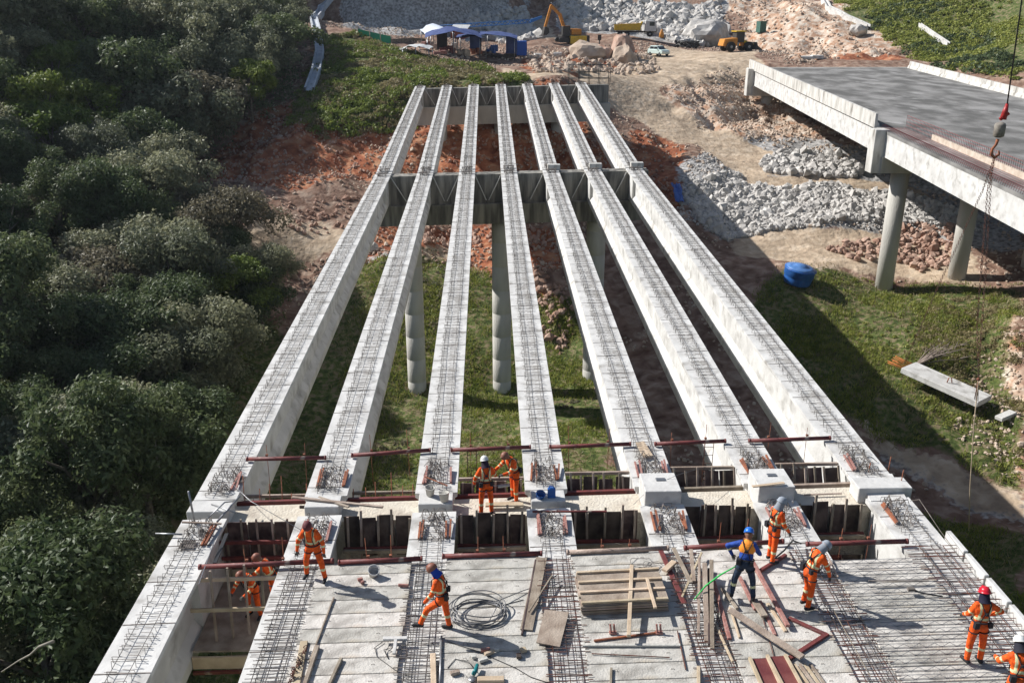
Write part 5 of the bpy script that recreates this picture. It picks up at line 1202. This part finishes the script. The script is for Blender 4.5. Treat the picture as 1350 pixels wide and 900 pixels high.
    # harness: shoulder straps, belt, leg loops
    mb = MB(); q = lambda x, y, z: J['pel']+rx*x+fy*y+up*z
    def ring(z, a, b, r=.012, t0=0, t1=6.283): mb.tube([q(a*math.cos(t), b*math.sin(t), z+0*t) for t in np.linspace(t0, t1, 22)], r, 6)
    ring(.10, .182, .145, .017)
    for s in (-1, 1):
        mb.tube([q(s*.11,-.145,.11), q(s*.03,-.155,.33), q(s*.10,-.10,.50), q(s*.11,.02,.54), q(s*.11,.11,.48), q(s*.09,.155,.33), q(s*.12,.145,.11)], .011, 6)
    for qn, s in (('L',-1),('R',1)):
        m_ = J['hip'+qn].lerp(J['kn'+qn], .28); d = (J['kn'+qn]-J['hip'+qn]).normalized(); a1 = d.cross(Vector((0,1,0)) if abs(d.y) < .8 else Vector((1,0,0))).normalized(); a2 = a1.cross(d)
        mb.tube([m_+a1*.103*math.cos(t)+a2*.103*math.sin(t) for t in np.linspace(0, 6.283, 14)], .012, 6)
    mb.box(q(-.15,-.12,.05), (.10,.08,.14)); mb.box(q(.14,-.13,.06), (.08,.07,.11)); mb.box(q(0,-.17,.32), (.06,.03,.06))
    child(mb, 'harness', HARN)
    return root, J
def gp(px, py, dz): return Vector(atdk(px, py, dz))
D1 = .09
person('worker in orange standing with legs apart and arms hanging, maroon cap, on the second girder', gp(416,763,D1+.02), 2.95, dict(lean=.18, head=(0,.5), thL=(-.30,.15,-1), shL=(-.12,-.1,-1), thR=(.28,-.05,-1), shR=(.1,-.12,-1), uaL=(-.55,.15,-1), faL=(-.1,.15,-1), uaR=(.5,.2,-1), faR=(.1,.2,-1)), helmet='maroon')
person('worker in orange with blue scarf stepping over the third girder strip beside the cable coil', gp(585,832,D1), 1.45, dict(lean=.22, head=(0,.35), thR=(.05,-.12,-1), shR=(.02,-.14,-1), thL=(-.1,.95,-.75), shL=(-.05,.40,-.9), uaL=(-.2,.35,-1), faL=(-.1,.65,-.8), uaR=(.25,-.05,-1), faR=(.05,.4,-1), ftL=(-.1,1,.15)), helmet='brown', flap=(.01,.05,.35))
person('worker in orange with white helmet seen from behind on the walkway', gp(641,678,-.28), .15, dict(lean=.06, head=(-.1,.3), thL=(-.10,0,-1), thR=(.12,.02,-1), uaL=(-.45,.0,-1), faL=(-.05,.5,-.9), uaR=(.38,.25,-.9), faR=(-.1,.85,.2)), helmet='white', flap=(.03,.02,.035))
person('worker in orange with brown helmet bending his head over a tool on the walkway', gp(678,661,-.25), 2.2, dict(lean=.34, head=(0,.75), thL=(-.08,.1,-1), thR=(.1,-.1,-1), uaL=(-.25,.5,-.8), faL=(.2,.9,-.1), uaR=(.3,.45,-.8), faR=(-.2,.9,-.2)), helmet='brown')
person('worker in blue jacket with orange back panel and blue helmet among the props', gp(978,788,D1+.12), -.35, dict(lean=.25, head=(0,.45), thL=(-.26,.05,-1), shL=(-.1,-.1,-1), thR=(.26,.12,-1), shR=(.12,-.15,-1), uaL=(-1,-.05,-.45), faL=(.5,.1,-1), uaR=(.4,.35,-1), faR=(.05,.9,-.6)), suit='blue', helmet='blue')
person('worker in orange with grey helmet standing sideways on the sixth girder holding a dark hose', gp(1016,740,D1+.02), -1.2, dict(lean=.10, head=(0,.35), thL=(-.05,.12,-1), thR=(.05,-.08,-1), uaL=(-.15,.25,-1), faL=(0,.6,-.8), uaR=(.2,.15,-1), faR=(0,.6,-.8)), helmet='grey', flap=(.22,.24,.27))
person('worker in orange with grey helmet stooping over the bars of the sixth girder', gp(1062,800,D1+.02), -1.25, dict(lean=.38, head=(0,.7), thL=(-.05,.2,-1), shL=(0,-.18,-1), thR=(.06,.0,-1), shR=(0,-.1,-1), uaL=(-.1,.45,-1), faL=(0,.35,-1), uaR=(.1,.5,-1), faR=(0,.35,-1)), helmet='grey', flap=(.22,.24,.27))
person('worker in orange with red helmet and hand on hip on the right deck', gp(1281,873,D1+.02), .05, dict(lean=.10, side=.06, head=(0,.25), thL=(-.05,.05,-1), thR=(.16,.02,-1), shR=(-.02,-.08,-1), uaR=(1,-.1,-.75), faR=(-.55,.5,-.6), uaL=(-.22,.25,-1), faL=(.15,.75,-.6)), helmet='red', flap=(.012,.012,.03))
person('worker in orange with white helmet cut off by the bottom right corner', gp(1330,948,D1+.02), -.15, dict(lean=.28, head=(0,.45), uaL=(-.4,.4,-.8), faL=(.1,.8,-.3), uaR=(.4,.3,-.9)), helmet='white', flap=(.02,.02,.03))
person('worker in orange bending forward on the sunken platform in the left gap', Vector(atz(337,812,PZ)), 2.75, dict(lean=.5, head=(0,.6), thL=(-.14,.12,-1), shL=(-.04,-.16,-1), thR=(.14,.12,-1), shR=(.04,-.16,-1), uaL=(-.25,.5,-.9), faL=(.2,.9,-.2), uaR=(.25,.5,-.9), faR=(-.2,.9,-.2)), helmet='brown')
pw = Vector(atz(364,800,PZ)); pw.x = min(pw.x, GXS[1]-.75)
person('worker in orange half hidden behind the second girder in the left gap', pw, 1.6, dict(lean=.45, head=(0,.5), uaL=(-.15,.75,-.6), faL=(0,1,-.1), uaR=(.15,.8,-.5), faR=(0,1,-.1)), helmet='brown')
# things in their hands and on their belts
mb = MB(); mb.tube([gp(972,745,1.05), gp(950,757,.75), gp(930,772,.45), gp(915,790,.25)], [.012,.02,.02,.01], 6); tag(build(mb, 'lanyard', GRN), 'bright green lanyard running from the belt of the blue worker', 'lanyard')
mb = MB(); mb.tube([gp(1022,735,.95), gp(1034,725,.55), gp(1045,712,.3), gp(1056,716,.12)], .022, 6); tag(build(mb, 'hose', M['cable']), 'dark hose in the hand of the worker on the sixth girder', 'hose')
mb = MB(); mb.tube([gp(1078,800,.62), gp(1086,795,.1)], .012, 6); tag(build(mb, 'tie_tool', M['steel']), 'thin metal rod in the hand of the stooping worker', 'tool')
mb = MB(); mb.tube([gp(608,838,.5), gp(616,836,.3)], .02, 6); 
t = thing('rebar_cutter', 'dark bolt cutter lying on the ribbed slabs left of the red helmeted worker', 'tool', gp(1208,778,.2))
mb = MB(); mb.tube([gp(1203,777,.22), gp(1215,781,.2), gp(1243,786,.2)], [.03,.018,.016], 6); build(mb, 'handle', M['cable'], t)
mb = MB(); mb.box(gp(1201,776,.24), (.16,.10,.06)); build(mb, 'jaw', M['rebar'], t)
mb = MB(); mb.box(gp(664,640,.62), (.34,.07,.07), rot=Matrix.Rotation(.25, 3, 'Z')); mb.tube([gp(664,640,.62)+Vector((-.15,0,0)), gp(664,640,.62)+Vector((-.34,.02,0))], .018, 6); tag(build(mb, 'power_drill', M['steel'], bevel=.01), 'grey drill held between the two workers on the walkway', 'drill')
# ================================================================== far yard
YEL = mat('yellow_paint', (.68,.46,.04), .5, (.50,.34,.05), 3, 5, .4, .7); ORP = mat('machine_orange', (.60,.24,.03), .5, (.42,.18,.04), 3, 5, .4, .7)
WHP = mat('white_paint', (.62,.63,.62), .4, (.5,.5,.49), 3); TYRE = mat('tyre_rubber', (.02,.02,.02), .85); GLS = mat('dark_glass', (.02,.03,.035), .1, spec=.8); DKM = mat('dark_metal', (.05,.048,.045), .6)
def wheel(parent, x, y, r, w_=.35):
    mb = MB(); mb.lathe((x, y-w_/2, r), [(r*.62,0),(r*.96,.01),(r,.06),(r,w_-.06),(r*.96,w_-.01),(r*.62,w_)], 20, axis=(0,1,0)); o = build(mb, 'wheel', TYRE, parent, local=True)
    mb = MB(); mb.lathe((x, y-w_/2-.01, r), [(r*.15,0),(r*.58,.03),(r*.58,w_-.01),(r*.15,w_+.02)], 14, axis=(0,1,0)); build(mb, 'rim', M['steel'], o, local=True)
def profile(mb, pts, y0, y1, mi=0): mb.prism(pts, lambda u, v: (u, y0, v), lambda u, v: (u, y1, v), mi)
def put(t, px, py, rz, s=1., dz=0.):
    p = hit(px, py, ZZ); t.location = (p[0], p[1], p[2]+dz); t.rotation_euler = (0,0,rz); t.scale = (s,)*3; return p
def dump_truck():
    t = thing('dump_truck', 'yellow dump truck with white cab in front of the grey stone pile', 'truck'); B = lambda mb, n_, m_, p=t, **k: build(mb, n_, m_, p, local=True, **k)
    mb = MB(); mb.box((0,0,.95), (7.6,.9,.25)); B(mb, 'chassis', DKM)
    mb = MB(); profile(mb, [(-4,1.25),(.7,1.25),(1.25,2.75),(.95,2.75),(.62,1.4),(-3.9,1.4)], -1.2, 1.2)
    for s in (-1.2, 1.12): profile(mb, [(-4.1,1.2),(.8,1.2),(1.0,2.5),(-4.2,2.25)], s, s+.08)
    mb.box((-4.1,0,1.75), (.08,2.4,1.0))
    for k in range(6):
        for s in (-1.24, 1.24): mb.box((-3.7+k*.8, s, 1.78), (.1,.08,.95))
    b = B(mb, 'dump_body', YEL); mb = MB(); g = random.Random(2)
    for k in range(26): mb.box((g.uniform(-3.6,.3), g.uniform(-.8,.8), 1.95+g.uniform(0,.25)), (g.uniform(.3,.7),)*3, rot=Matrix.Rotation(g.uniform(0,3), 3, (g.random(),g.random(),1)))
    B(mb, 'rubble_load', M['stone3'])
    mb = MB(); profile(mb, [(1.6,1.0),(3.75,1.0),(3.85,1.9),(3.6,2.85),(3.2,3.0),(1.7,3.0)], -1.2, 1.2); c = B(mb, 'cab', WHP, bevel=.08)
    mb = MB(); mb.add([(3.87,-1.05,1.95),(3.87,1.05,1.95),(3.64,1.0,2.75),(3.64,-1.0,2.75)], [(0,1,2,3)]); mb.add([(3.85,-1.05,1.95),(3.85,1.05,1.95),(3.62,1.0,2.75),(3.62,-1.0,2.75)], [(3,2,1,0)]); B(mb, 'windscreen', GLS)
    for s in (-1, 1): mb = MB(); mb.box((2.95, s*1.205, 2.35), (.95,.03,.7)); B(mb, 'side_window', GLS)
    mb = MB(); mb.box((3.85,0,1.25), (.1,2.1,.6)); B(mb, 'grille', DKM)
    for s in (-1, 1): mb = MB(); mb.box((3.9, s*.9, 1.0), (.08,.3,.18)); B(mb, 'headlight', WHP)
    for x in (-3.0,-1.7,1.0+1.6):
        for y in (-1.05,1.05): wheel(t, x, y, .53)
    return t
def car():
    t = thing('parked_car', 'pale mint white hatchback parked on the dirt yard', 'car'); mt = mat('pale_mint_paint', (.55,.66,.62), .3, spec=.6)
    mb = MB(); profile(mb, [(-2,.35),(2,.35),(2.05,.7),(1.75,.92),(.95,1.0),(-1.95,1.02),(-2.05,.7)], -.85, .85); profile(mb, [(-1.9,1.0),(1.05,.98),(.25,1.48),(-1.45,1.5)], -.74, .74); build(mb, 'body', mt, t, local=True, bevel=.08)
    mb = MB(); mb.add([(1.06,-.66,1.02),(1.06,.66,1.02),(.36,.62,1.44),(.36,-.62,1.44)], [(0,1,2,3)]); build(mb, 'windscreen', GLS, t, local=True)
    mb = MB(); mb.add([(-1.91,-.64,1.06),(-1.91,.64,1.06),(-1.54,.62,1.44),(-1.54,-.62,1.44)], [(3,2,1,0)]); build(mb, 'rear_window', GLS, t, local=True)
    for s in (-1,1):
        for a, b in ((-1.55,-.42),(-.34,.7)): mb = MB(); mb.add([(a,s*.748,1.06),(b,s*.748,1.06),(b-.28 if b>0 else b,s*.745,1.4),(a+.22 if a<-1 else a,s*.745,1.4)], [(0,1,2,3) if s < 0 else (3,2,1,0)]); build(mb, 'side_window', GLS, t, local=True)
        mb = MB(); mb.box((2.0,s*.62,.72), (.08,.3,.15)); build(mb, 'headlight', WHP, t, local=True)
        mb = MB(); mb.box((.75,s*.93,1.02), (.12,.16,.12)); build(mb, 'mirror', mt, t, local=True)
        for x in (-1.25,1.3): wheel(t, x, s*.76, .31, .2)
    return t
def excavator():
    t = thing('excavator', 'orange excavator with raised arm left of the dump truck', 'excavator'); B = lambda mb, n_, m_, **k: build(mb, n_, m_, t, local=True, **k)
    for s in (-1, 1): mb = MB(); profile(mb, [(-2,.15),(-1.7,0),(1.7,0),(2,.15),(2.15,.5),(1.9,.85),(-1.9,.85),(-2.15,.5)], s*1.1-.28, s*1.1+.28); B(mb, 'crawler_track', DKM)
    mb = MB(); mb.lathe((0,0,.7), [(.6,0),(.6,.4)], 16); mb.box((0,0,1.2), (3.0,2.4,.3)); B(mb, 'turntable', DKM)
    mb = MB(); mb.box((1.35,.0,1.85), (2.0,2.5,1.1)); B(mb, 'engine_housing', ORP, bevel=.1)
    mb = MB(); mb.box((-.6,-.75,2.1), (1.5,.95,1.6)); B(mb, 'cab', DKM, bevel=.08); mb = MB(); mb.box((-.6,-.75,2.92), (1.3,.85,.06)); B(mb, 'cab_roof', ORP)
    mb = MB(); mb.bar((-.4,.1,1.8), (-1.6,.1,5.0), .42, .55); mb.bar((-1.6,.1,4.9), (-3.4,.1,6.5), .38, .5); B(mb, 'boom', ORP)
    mb = MB(); mb.bar((-3.2,.1,6.6), (-4.4,.1,2.7), .3, .45); B(mb, 'stick_arm', ORP)
    mb = MB(); mb.tube([(-.9,.1,2.0), (-2.2,.1,4.2)], .1, 8); mb.tube([(-2.0,.1,5.9), (-3.3,.1,7.0)], .09, 8); B(mb, 'hydraulic_ram', M['steel'])
    mb = MB(); profile(mb, [(-4.6,2.8),(-3.9,2.6),(-3.7,1.8),(-4.3,1.3),(-4.9,1.5)], -.5, .7); B(mb, 'bucket', DKM)
    return t
def loader():
    t = thing('wheel_loader', 'yellow wheel loader parked at the foot of the cut slope', 'loader'); B = lambda mb, n_, m_, **k: build(mb, n_, m_, t, local=True, **k)
    for x in (-1.6,1.7):
        for y in (-1.1,1.1): wheel(t, x, y, .8, .6)
    mb = MB(); profile(mb, [(-3.0,.9),(-.3,.9),(-.3,2.2),(-2.7,2.0)], -.95, .95); B(mb, 'engine_hood', ORP, bevel=.08)
    mb = MB(); mb.box((.3,0,2.3), (1.5,1.5,1.7)); B(mb, 'cab', DKM, bevel=.06); mb = MB(); mb.box((.3,0,3.22), (1.9,1.8,.14)); B(mb, 'cab_roof', YEL)
    mb = MB(); 
    for s in (-.6,.6): mb.bar((.8,s,1.7), (2.9,s,1.0), .2, .4)
    B(mb, 'lift_arm', YEL); mb = MB(); profile(mb, [(2.8,.3),(4.2,.2),(4.1,.4),(3.3,.9),(3.1,1.5),(2.9,1.5)], -1.4, 1.4); B(mb, 'bucket', DKM)
    mb = MB(); profile(mb, [(.9,.9),(2.4,.8),(2.4,1.3),(.9,1.5)], -.6, .6); B(mb, 'front_frame', ORP); return t
put(dump_truck(), 838, 51, -.12, .98, .3); _c = car(); put(_c, 868, 75, -1.0, 1.05, .1); _c.scale = (.9, 1.08, 1.12); put(excavator(), 748, 56, .25, .95); put(loader(), 970, 68, .25, 1.0)
t = thing('generator', 'yellow generator box beside the orange excavator', 'generator'); mb = MB(); mb.box((0,0,.9), (3.2,1.6,1.5)); build(mb, 'housing', YEL, t, local=True, bevel=.06); mb = MB(); mb.box((1.7,0,.9), (.9,1.5,1.6)); build(mb, 'radiator', DKM, t, local=True)
for s in (-.8,.8): mb = MB(); mb.box((s,0,.08), (.3,1.7,.16)); build(mb, 'skid', DKM, t, local=True)
put(t, 762, 59, .1, .9)
t = thing('marker_post', 'dark marker post behind the earth mounds', 'post'); mb = MB(); mb.tube([(0,0,0),(0,0,1.6)], .12, 8); build(mb, 'pole', DKM, t, local=True); mb = MB(); mb.box((0,0,2.0), (.7,.2,1.0)); build(mb, 'plate', DKM, t, local=True); put(t, 790, 64, 0, .9)
# camp: awnings on poles, containers, boom on the ground
def awning(px, py, w_, d, h, m_, label, rz=0, droop=.5, seed=0):
    t = thing('canvas_awning', label, 'awning'); n = 8; g = np.random.default_rng(seed)
    V = [(-w_/2+w_*i/n, -d/2+d*j/n, h-droop*(abs(i/n-.5)*2)**1.6*.8-droop*.5*(1-j/n)+g.normal(0,.07)+.25*math.sin(i*1.9+seed)*(.3 if j in (0,n) else .1)) for j in range(n+1) for i in range(n+1)]
    mb = MB(); q = [(j*(n+1)+i, j*(n+1)+i+1, (j+1)*(n+1)+i+1, (j+1)*(n+1)+i) for j in range(n) for i in range(n)]; mb.add(V, q, 0, True); mb.add([(x,y,z-.03) for x,y,z in V], [f_[::-1] for f_ in q]); build(mb, 'canvas', m_, t, local=True)
    if w_ > 8:
        for k in (1, 4):
            mb = MB(); x = -w_*.4+w_*.2*k; mb.box((x, d*.44, h*.42), (w_*.19, .06, h*.75)); build(mb, 'side_curtain', DKC if k % 2 else m_, t, local=True)
    for sx in (-1,0,1):
        for sy in (-1,1): mb = MB(); x, y = sx*w_*.46, sy*d*.46; mb.tube([(x,y,-.5),(x,y,h-droop*(.8 if sx else 0)-.1-(.5*droop if sy < 0 else 0))], .07, 6); build(mb, 'pole', M['steel'], t, local=True)
    put(t, px, py, rz); return t
NB = mat('navy_canvas', (.03,.05,.15), .7, (.07,.10,.24), 1); WB = mat('pale_blue_canvas', (.50,.56,.66), .6, (.62,.66,.72), 2); DKC = mat('charcoal_canvas', (.03,.03,.035), .8)
awning(598, 71, 8.5, 6, 3.9, NB, 'navy canvas awning of the camp, left of the two', .05, 1.2, 1); awning(642, 73, 9.5, 6, 3.5, NB, 'darker canvas awning of the camp, right of the two', -.05, .7, 2)
awning(578, 62, 4.6, 5, 3.6, WB, 'pale blue white canvas awning at the left of the camp', .4, 1.3, 3)
awning(551, 74, 4.2, 2.4, 1.6, WHP, 'low white sheet roof in front of the camp', -.2, .4, 4)
def container(px, py, L, W, H, m_, label, rz):
    t = thing('site_container', label, 'container'); mb = MB(); mb.box((0,0,H/2), (L,W,H))
    for k in range(int(L/.4)):
        for s in (-1,1): mb.box((-L/2+.2+k*.4, s*(W/2+.02), H/2), (.18,.05,H*.9))
    build(mb, 'box_body', m_, t, local=True); mb = MB(); mb.box((0,0,H+.04), (L*1.02,W*1.02,.08)); build(mb, 'roof', m_, t, local=True); mb = MB(); mb.box((L/2+.03,0,H*.48), (.05,W*.8,H*.85)); build(mb, 'door', DKM, t, local=True); put(t, px, py, rz)
container(683, 73, 2.7, 2.2, 2.1, mat('strong_blue_paint', (.02,.10,.42), .5), 'small blue container at the right end of the camp', 0)
container(606, 52, 3.4, 2.3, 2.2, mat('red_paint_box', (.38,.09,.05), .6), 'red container behind the awnings', .1)
container(1003, 43, 1.4, 1.4, 2.0, mat('green_cabin_paint', (.06,.14,.11), .6), 'small dark green cabin at the edge of the stone pile', .3)
t = thing('crane_boom', 'blue lattice boom lying behind the camp awnings', 'boom'); mb = MB(); L = 17
for y in (-.5,.5):
    for z in (.3,1.3): mb.tube([(-L/2,y,z),(L/2,y,z)], .12, 6)
build(mb, 'chord', mat('boom_blue', (.03,.16,.45), .5), t, local=True); mb = MB()
for k in range(16):
    x = -L/2+k*L/16
    for y in (-.5,.5): mb.bar((x,y,.3),(x+L/32,y,1.3),.12,.12); mb.bar((x+L/32,y,1.3),(x+L/16,y,.3),.12,.12)
build(mb, 'bracing_lattice', bpy.data.materials['boom_blue'], t, local=True); mb = MB(); profile(mb, [(L/2,.3),(L/2+2.2,1.4),(L/2+2.2,2.2),(L/2,1.3)], -.5, .5); build(mb, 'boom_head', bpy.data.materials['boom_blue'], t, local=True)
p = put(t, 640, 58, .08); t.rotation_euler = (0,-.06,.08); t.location.z += 3.0; t.scale = (1,.6,.6)
def fence(pts, h, m_, label, name='screen_fence', step=3):
    P_ = [hit(*q, ZZ) for q in pts]; t = thing(name, label, 'fence', P_[0]); mb = MB()
    for a, b in zip(P_[:-1], P_[1:]): mb.add([(a[0],a[1],a[2]-.2),(b[0],b[1],b[2]-.2),(b[0],b[1],b[2]+h),(a[0],a[1],a[2]+h),(a[0],a[1]+.05,a[2]-.2),(b[0],b[1]+.05,b[2]-.2),(b[0],b[1]+.05,b[2]+h),(a[0],a[1]+.05,a[2]+h)], [(0,1,2,3),(7,6,5,4),(3,2,6,7)])
    build(mb, 'netting', m_, t)
    for a in P_: mb = MB(); mb.tube([(a[0],a[1]-.06,a[2]-.4),(a[0],a[1]-.06,a[2]+h+.2)], .06, 6); build(mb, 'post', M['wood'], t)
    return t
fence([(472,48),(488,52),(502,55),(516,58)], 1.1, mat('green_netting', (.05,.36,.20), .7), 'turquoise green screen netting above the shrubs')
fence([(516,57),(530,56),(545,55),(560,56)], .6, M['wood'], 'low pale rail fence left of the camp')
p = hit(606, 69, ZZ); mb = MB(); mb.add([(p[0]-1.4,p[1]-2.2,p[2]+3.5),(p[0]+1.2,p[1]-2.3,p[2]+3.4),(p[0]+1.8,p[1]-.2,p[2]+4.1),(p[0]-.9,p[1]-.1,p[2]+4.15),(p[0]-1.4,p[1]-2.2,p[2]+3.45),(p[0]+1.2,p[1]-2.3,p[2]+3.35),(p[0]+1.8,p[1]-.2,p[2]+4.05),(p[0]-.9,p[1]-.1,p[2]+4.1)], [(0,1,2,3),(7,6,5,4),(0,4,5,1),(1,5,6,2),(2,6,7,3),(3,7,4,0)]); tag(build(mb, 'roof_sheet', WHP), 'white sheet lying on top of the left navy awning', 'sheet')
# loose sheets and lumps by the camp
g = random.Random(8)
for k, (px, py, lx, ly, m_, lb) in enumerate(((525,70,2.5,1.,'parapet','small pale sheet lying left of the low white roof'),(702,76,3,1.2,'conc','white concrete piece lying right of the blue container'),(728,74,3.2,1.,'conc','long pale panel lying on the rubble by the mounds'),(580,72,2,1,'redprop','reddish timber pile left of the awnings'),(660,76,5,1.2,'woodd','dark timber stack under the right awning'),(1065,78,4.5,1.6,'conc','large pale slab at the foot of the cut slope'))):
    p = hit(px, py, ZZ); mb = MB(); mb.box((p[0],p[1],p[2]+.25), (lx,ly,.4), rot=Matrix.Rotation(g.uniform(-.2,.2), 3, 'Z')); mb.box((p[0]+lx*.3,p[1]-.2,p[2]+.5), (lx*.4,ly*.8,.2), rot=Matrix.Rotation(g.uniform(-.5,.5), 3, 'Z')); tag(build(mb, 'yard_pile', M[m_], bevel=.04), lb, 'material pile')
for k in range(7):
    px, py = [(560,66),(573,64),(590,70),(612,74),(628,73),(650,70),(596,66)][k]; p = hit(px, py, ZZ); mb = MB(); gg = random.Random(k)
    for q in range(4): mb.box((p[0]+gg.uniform(-.8,.8), p[1]+gg.uniform(-.5,.5), p[2]+.3+gg.uniform(0,.5)), (gg.uniform(.5,1.2),gg.uniform(.4,.9),gg.uniform(.4,1.)), rot=Matrix.Rotation(gg.uniform(0,3), 3, 'Z'))
    tag(build(mb, 'crate_stack', M[['redprop','wood','maroon','woody','rust','blue','conc'][k]], bevel=.03), ['reddish','grey','dark red','tan','rusty','blue','white'][k]+' heap of site stores beneath the camp awnings', 'stores')
# black hoses near the truck
mb = MB(); p = hit(905, 62, ZZ)
for k in range(9): a = g.uniform(0,3.1); mb.tube([(p[0]+math.cos(u+a)*g.uniform(1.2,2.2), p[1]+math.sin(u)*1.1, p[2]+.5+.5*math.sin(u*2+k)) for u in np.linspace(0, 6, 14)], .16, 6)
tag(build(mb, 'hose_heap', DKM), 'heap of dark hoses and scrap beside the dump truck', 'scrap')
mb = MB(); p = hit(872, 50, ZZ); mb.lathe((p[0],p[1],p[2]), [(.5,0),(.45,.8),(.15,1.5),(.1,1.6)], 10); tag(build(mb, 'traffic_cone', ORP), 'orange marker standing at the front of the dump truck', 'marker')
# drainage channel
def ribbon(name, pts, w_, wall, m_, label, kind=None, cat=None):
    P_ = [Vector(hit(*q, ZZ)) for q in pts]; R_ = []
    for a, b in zip(P_[:-1], P_[1:]):
        n = max(2, int((b-a).length/1.2)); R_ += [a.lerp(b, k/n) for k in range(n)]
    R_.append(P_[-1]); mb = MB(); t = thing(name, label, cat, R_[0])
    V = []; n = 8
    for _ in range(6):
        zz = [p.z for p in R_]
        for i in range(1, len(R_)-1): R_[i].z = max(zz[i]-.1, (zz[i-1]+zz[i]+zz[i+1])/3)
    for i, p in enumerate(R_):
        d = (R_[min(i+1,len(R_)-1)]-R_[max(i-1,0)]); d.z = 0; d.normalize(); s = Vector((d.y,-d.x,0))
        for u, v in ((-w_/2-wall,-.3),(-w_/2-wall,1.0),(-w_/2,1.0),(-w_/2,.6),(w_/2,.6),(w_/2,1.0),(w_/2+wall,1.0),(w_/2+wall,-.3)): q = p+s*u; V.append((q.x,q.y,p.z+v))
    mb.add(V, [(i*n+k, i*n+k+1, (i+1)*n+k+1, (i+1)*n+k) for i in range(len(R_)-1) for k in range(n-1)]); build(mb, 'channel_body', m_, t); return t
ribbon('drainage_channel', [(408,126),(417,100),(422,75),(419,50),(414,30),(424,18),(432,8),(441,-4)], .8, .22, mat('blue_grey_concrete', (.40,.43,.47), .8, (.55,.57,.6), 1), 'pale concrete drainage channel curving down beside the shrubs', cat='channel')
ribbon('hillside_gutter', [(1085,2),(1092,14),(1115,26),(1145,40)], .6, .18, M['conc'], 'white gutter descending the hill at the top right', cat='gutter')
ribbon('hillside_gutter', [(1212,38),(1232,52),(1250,64)], .3, .1, M['conc'], 'short white gutter on the green hillside behind the finished bridge', cat='gutter')
# scaffold and stair at the abutment
t = thing('tube_scaffold', 'thin tube scaffold standing at the right end of the abutment', 'scaffold', (13.0, Y3+.8, dk(13, Y3)-2))
mb = MB()
for x in (9.6,10.8,12,13.2,14.4):
    for y in (Y3+.2, Y3+1.6): mb.tube([(x,y,dk(x,Y3)-.3),(x,y,dk(x,Y3)+2.2)], .04, 5)
build(mb, 'standard_tube', DKM, t); mb = MB()
for z in (.5,1.2,2.0): 
    for y in (Y3+.2, Y3+1.6): mb.tube([(9.6,y,dk(12,Y3)+z),(14.4,y,dk(12,Y3)+z)], .035, 5)
build(mb, 'ledger_tube', DKM, t)
# small orange figures' stools are not modelled; a pale boulder under the left dirt slope
boulder(490, 325, 86, .7, 'round pale boulder on the tan slope beside the leftmost girder', 'stone', (1,1,.9), 8)
# ================================================================== haze
bpy.ops.mesh.primitive_cube_add(size=1)
hz = bpy.context.object; hz.name = 'haze'; hz.location = (0, 100, 60); hz.scale = (1260, 1060, 260)
hm = bpy.data.materials.new('haze_air'); hm.use_nodes = True; hn = hm.node_tree.nodes
for q in list(hn):
    if q.type == 'BSDF_PRINCIPLED': hn.remove(q)
pv = hn.new('ShaderNodeVolumePrincipled'); pv.inputs['Color'].default_value = (.80, .88, 1, 1); pv.inputs['Density'].default_value = .00012; pv.inputs['Anisotropy'].default_value = .2
hm.node_tree.links.new(pv.outputs[0], hn['Material Output'].inputs['Volume']); hz.data.materials.append(hm); hz['kind'] = 'stuff'; hz['label'] = 'thin blue haze over the valley'
S.cycles.volume_bounces = 0; S.cycles.volume_step_rate = 10
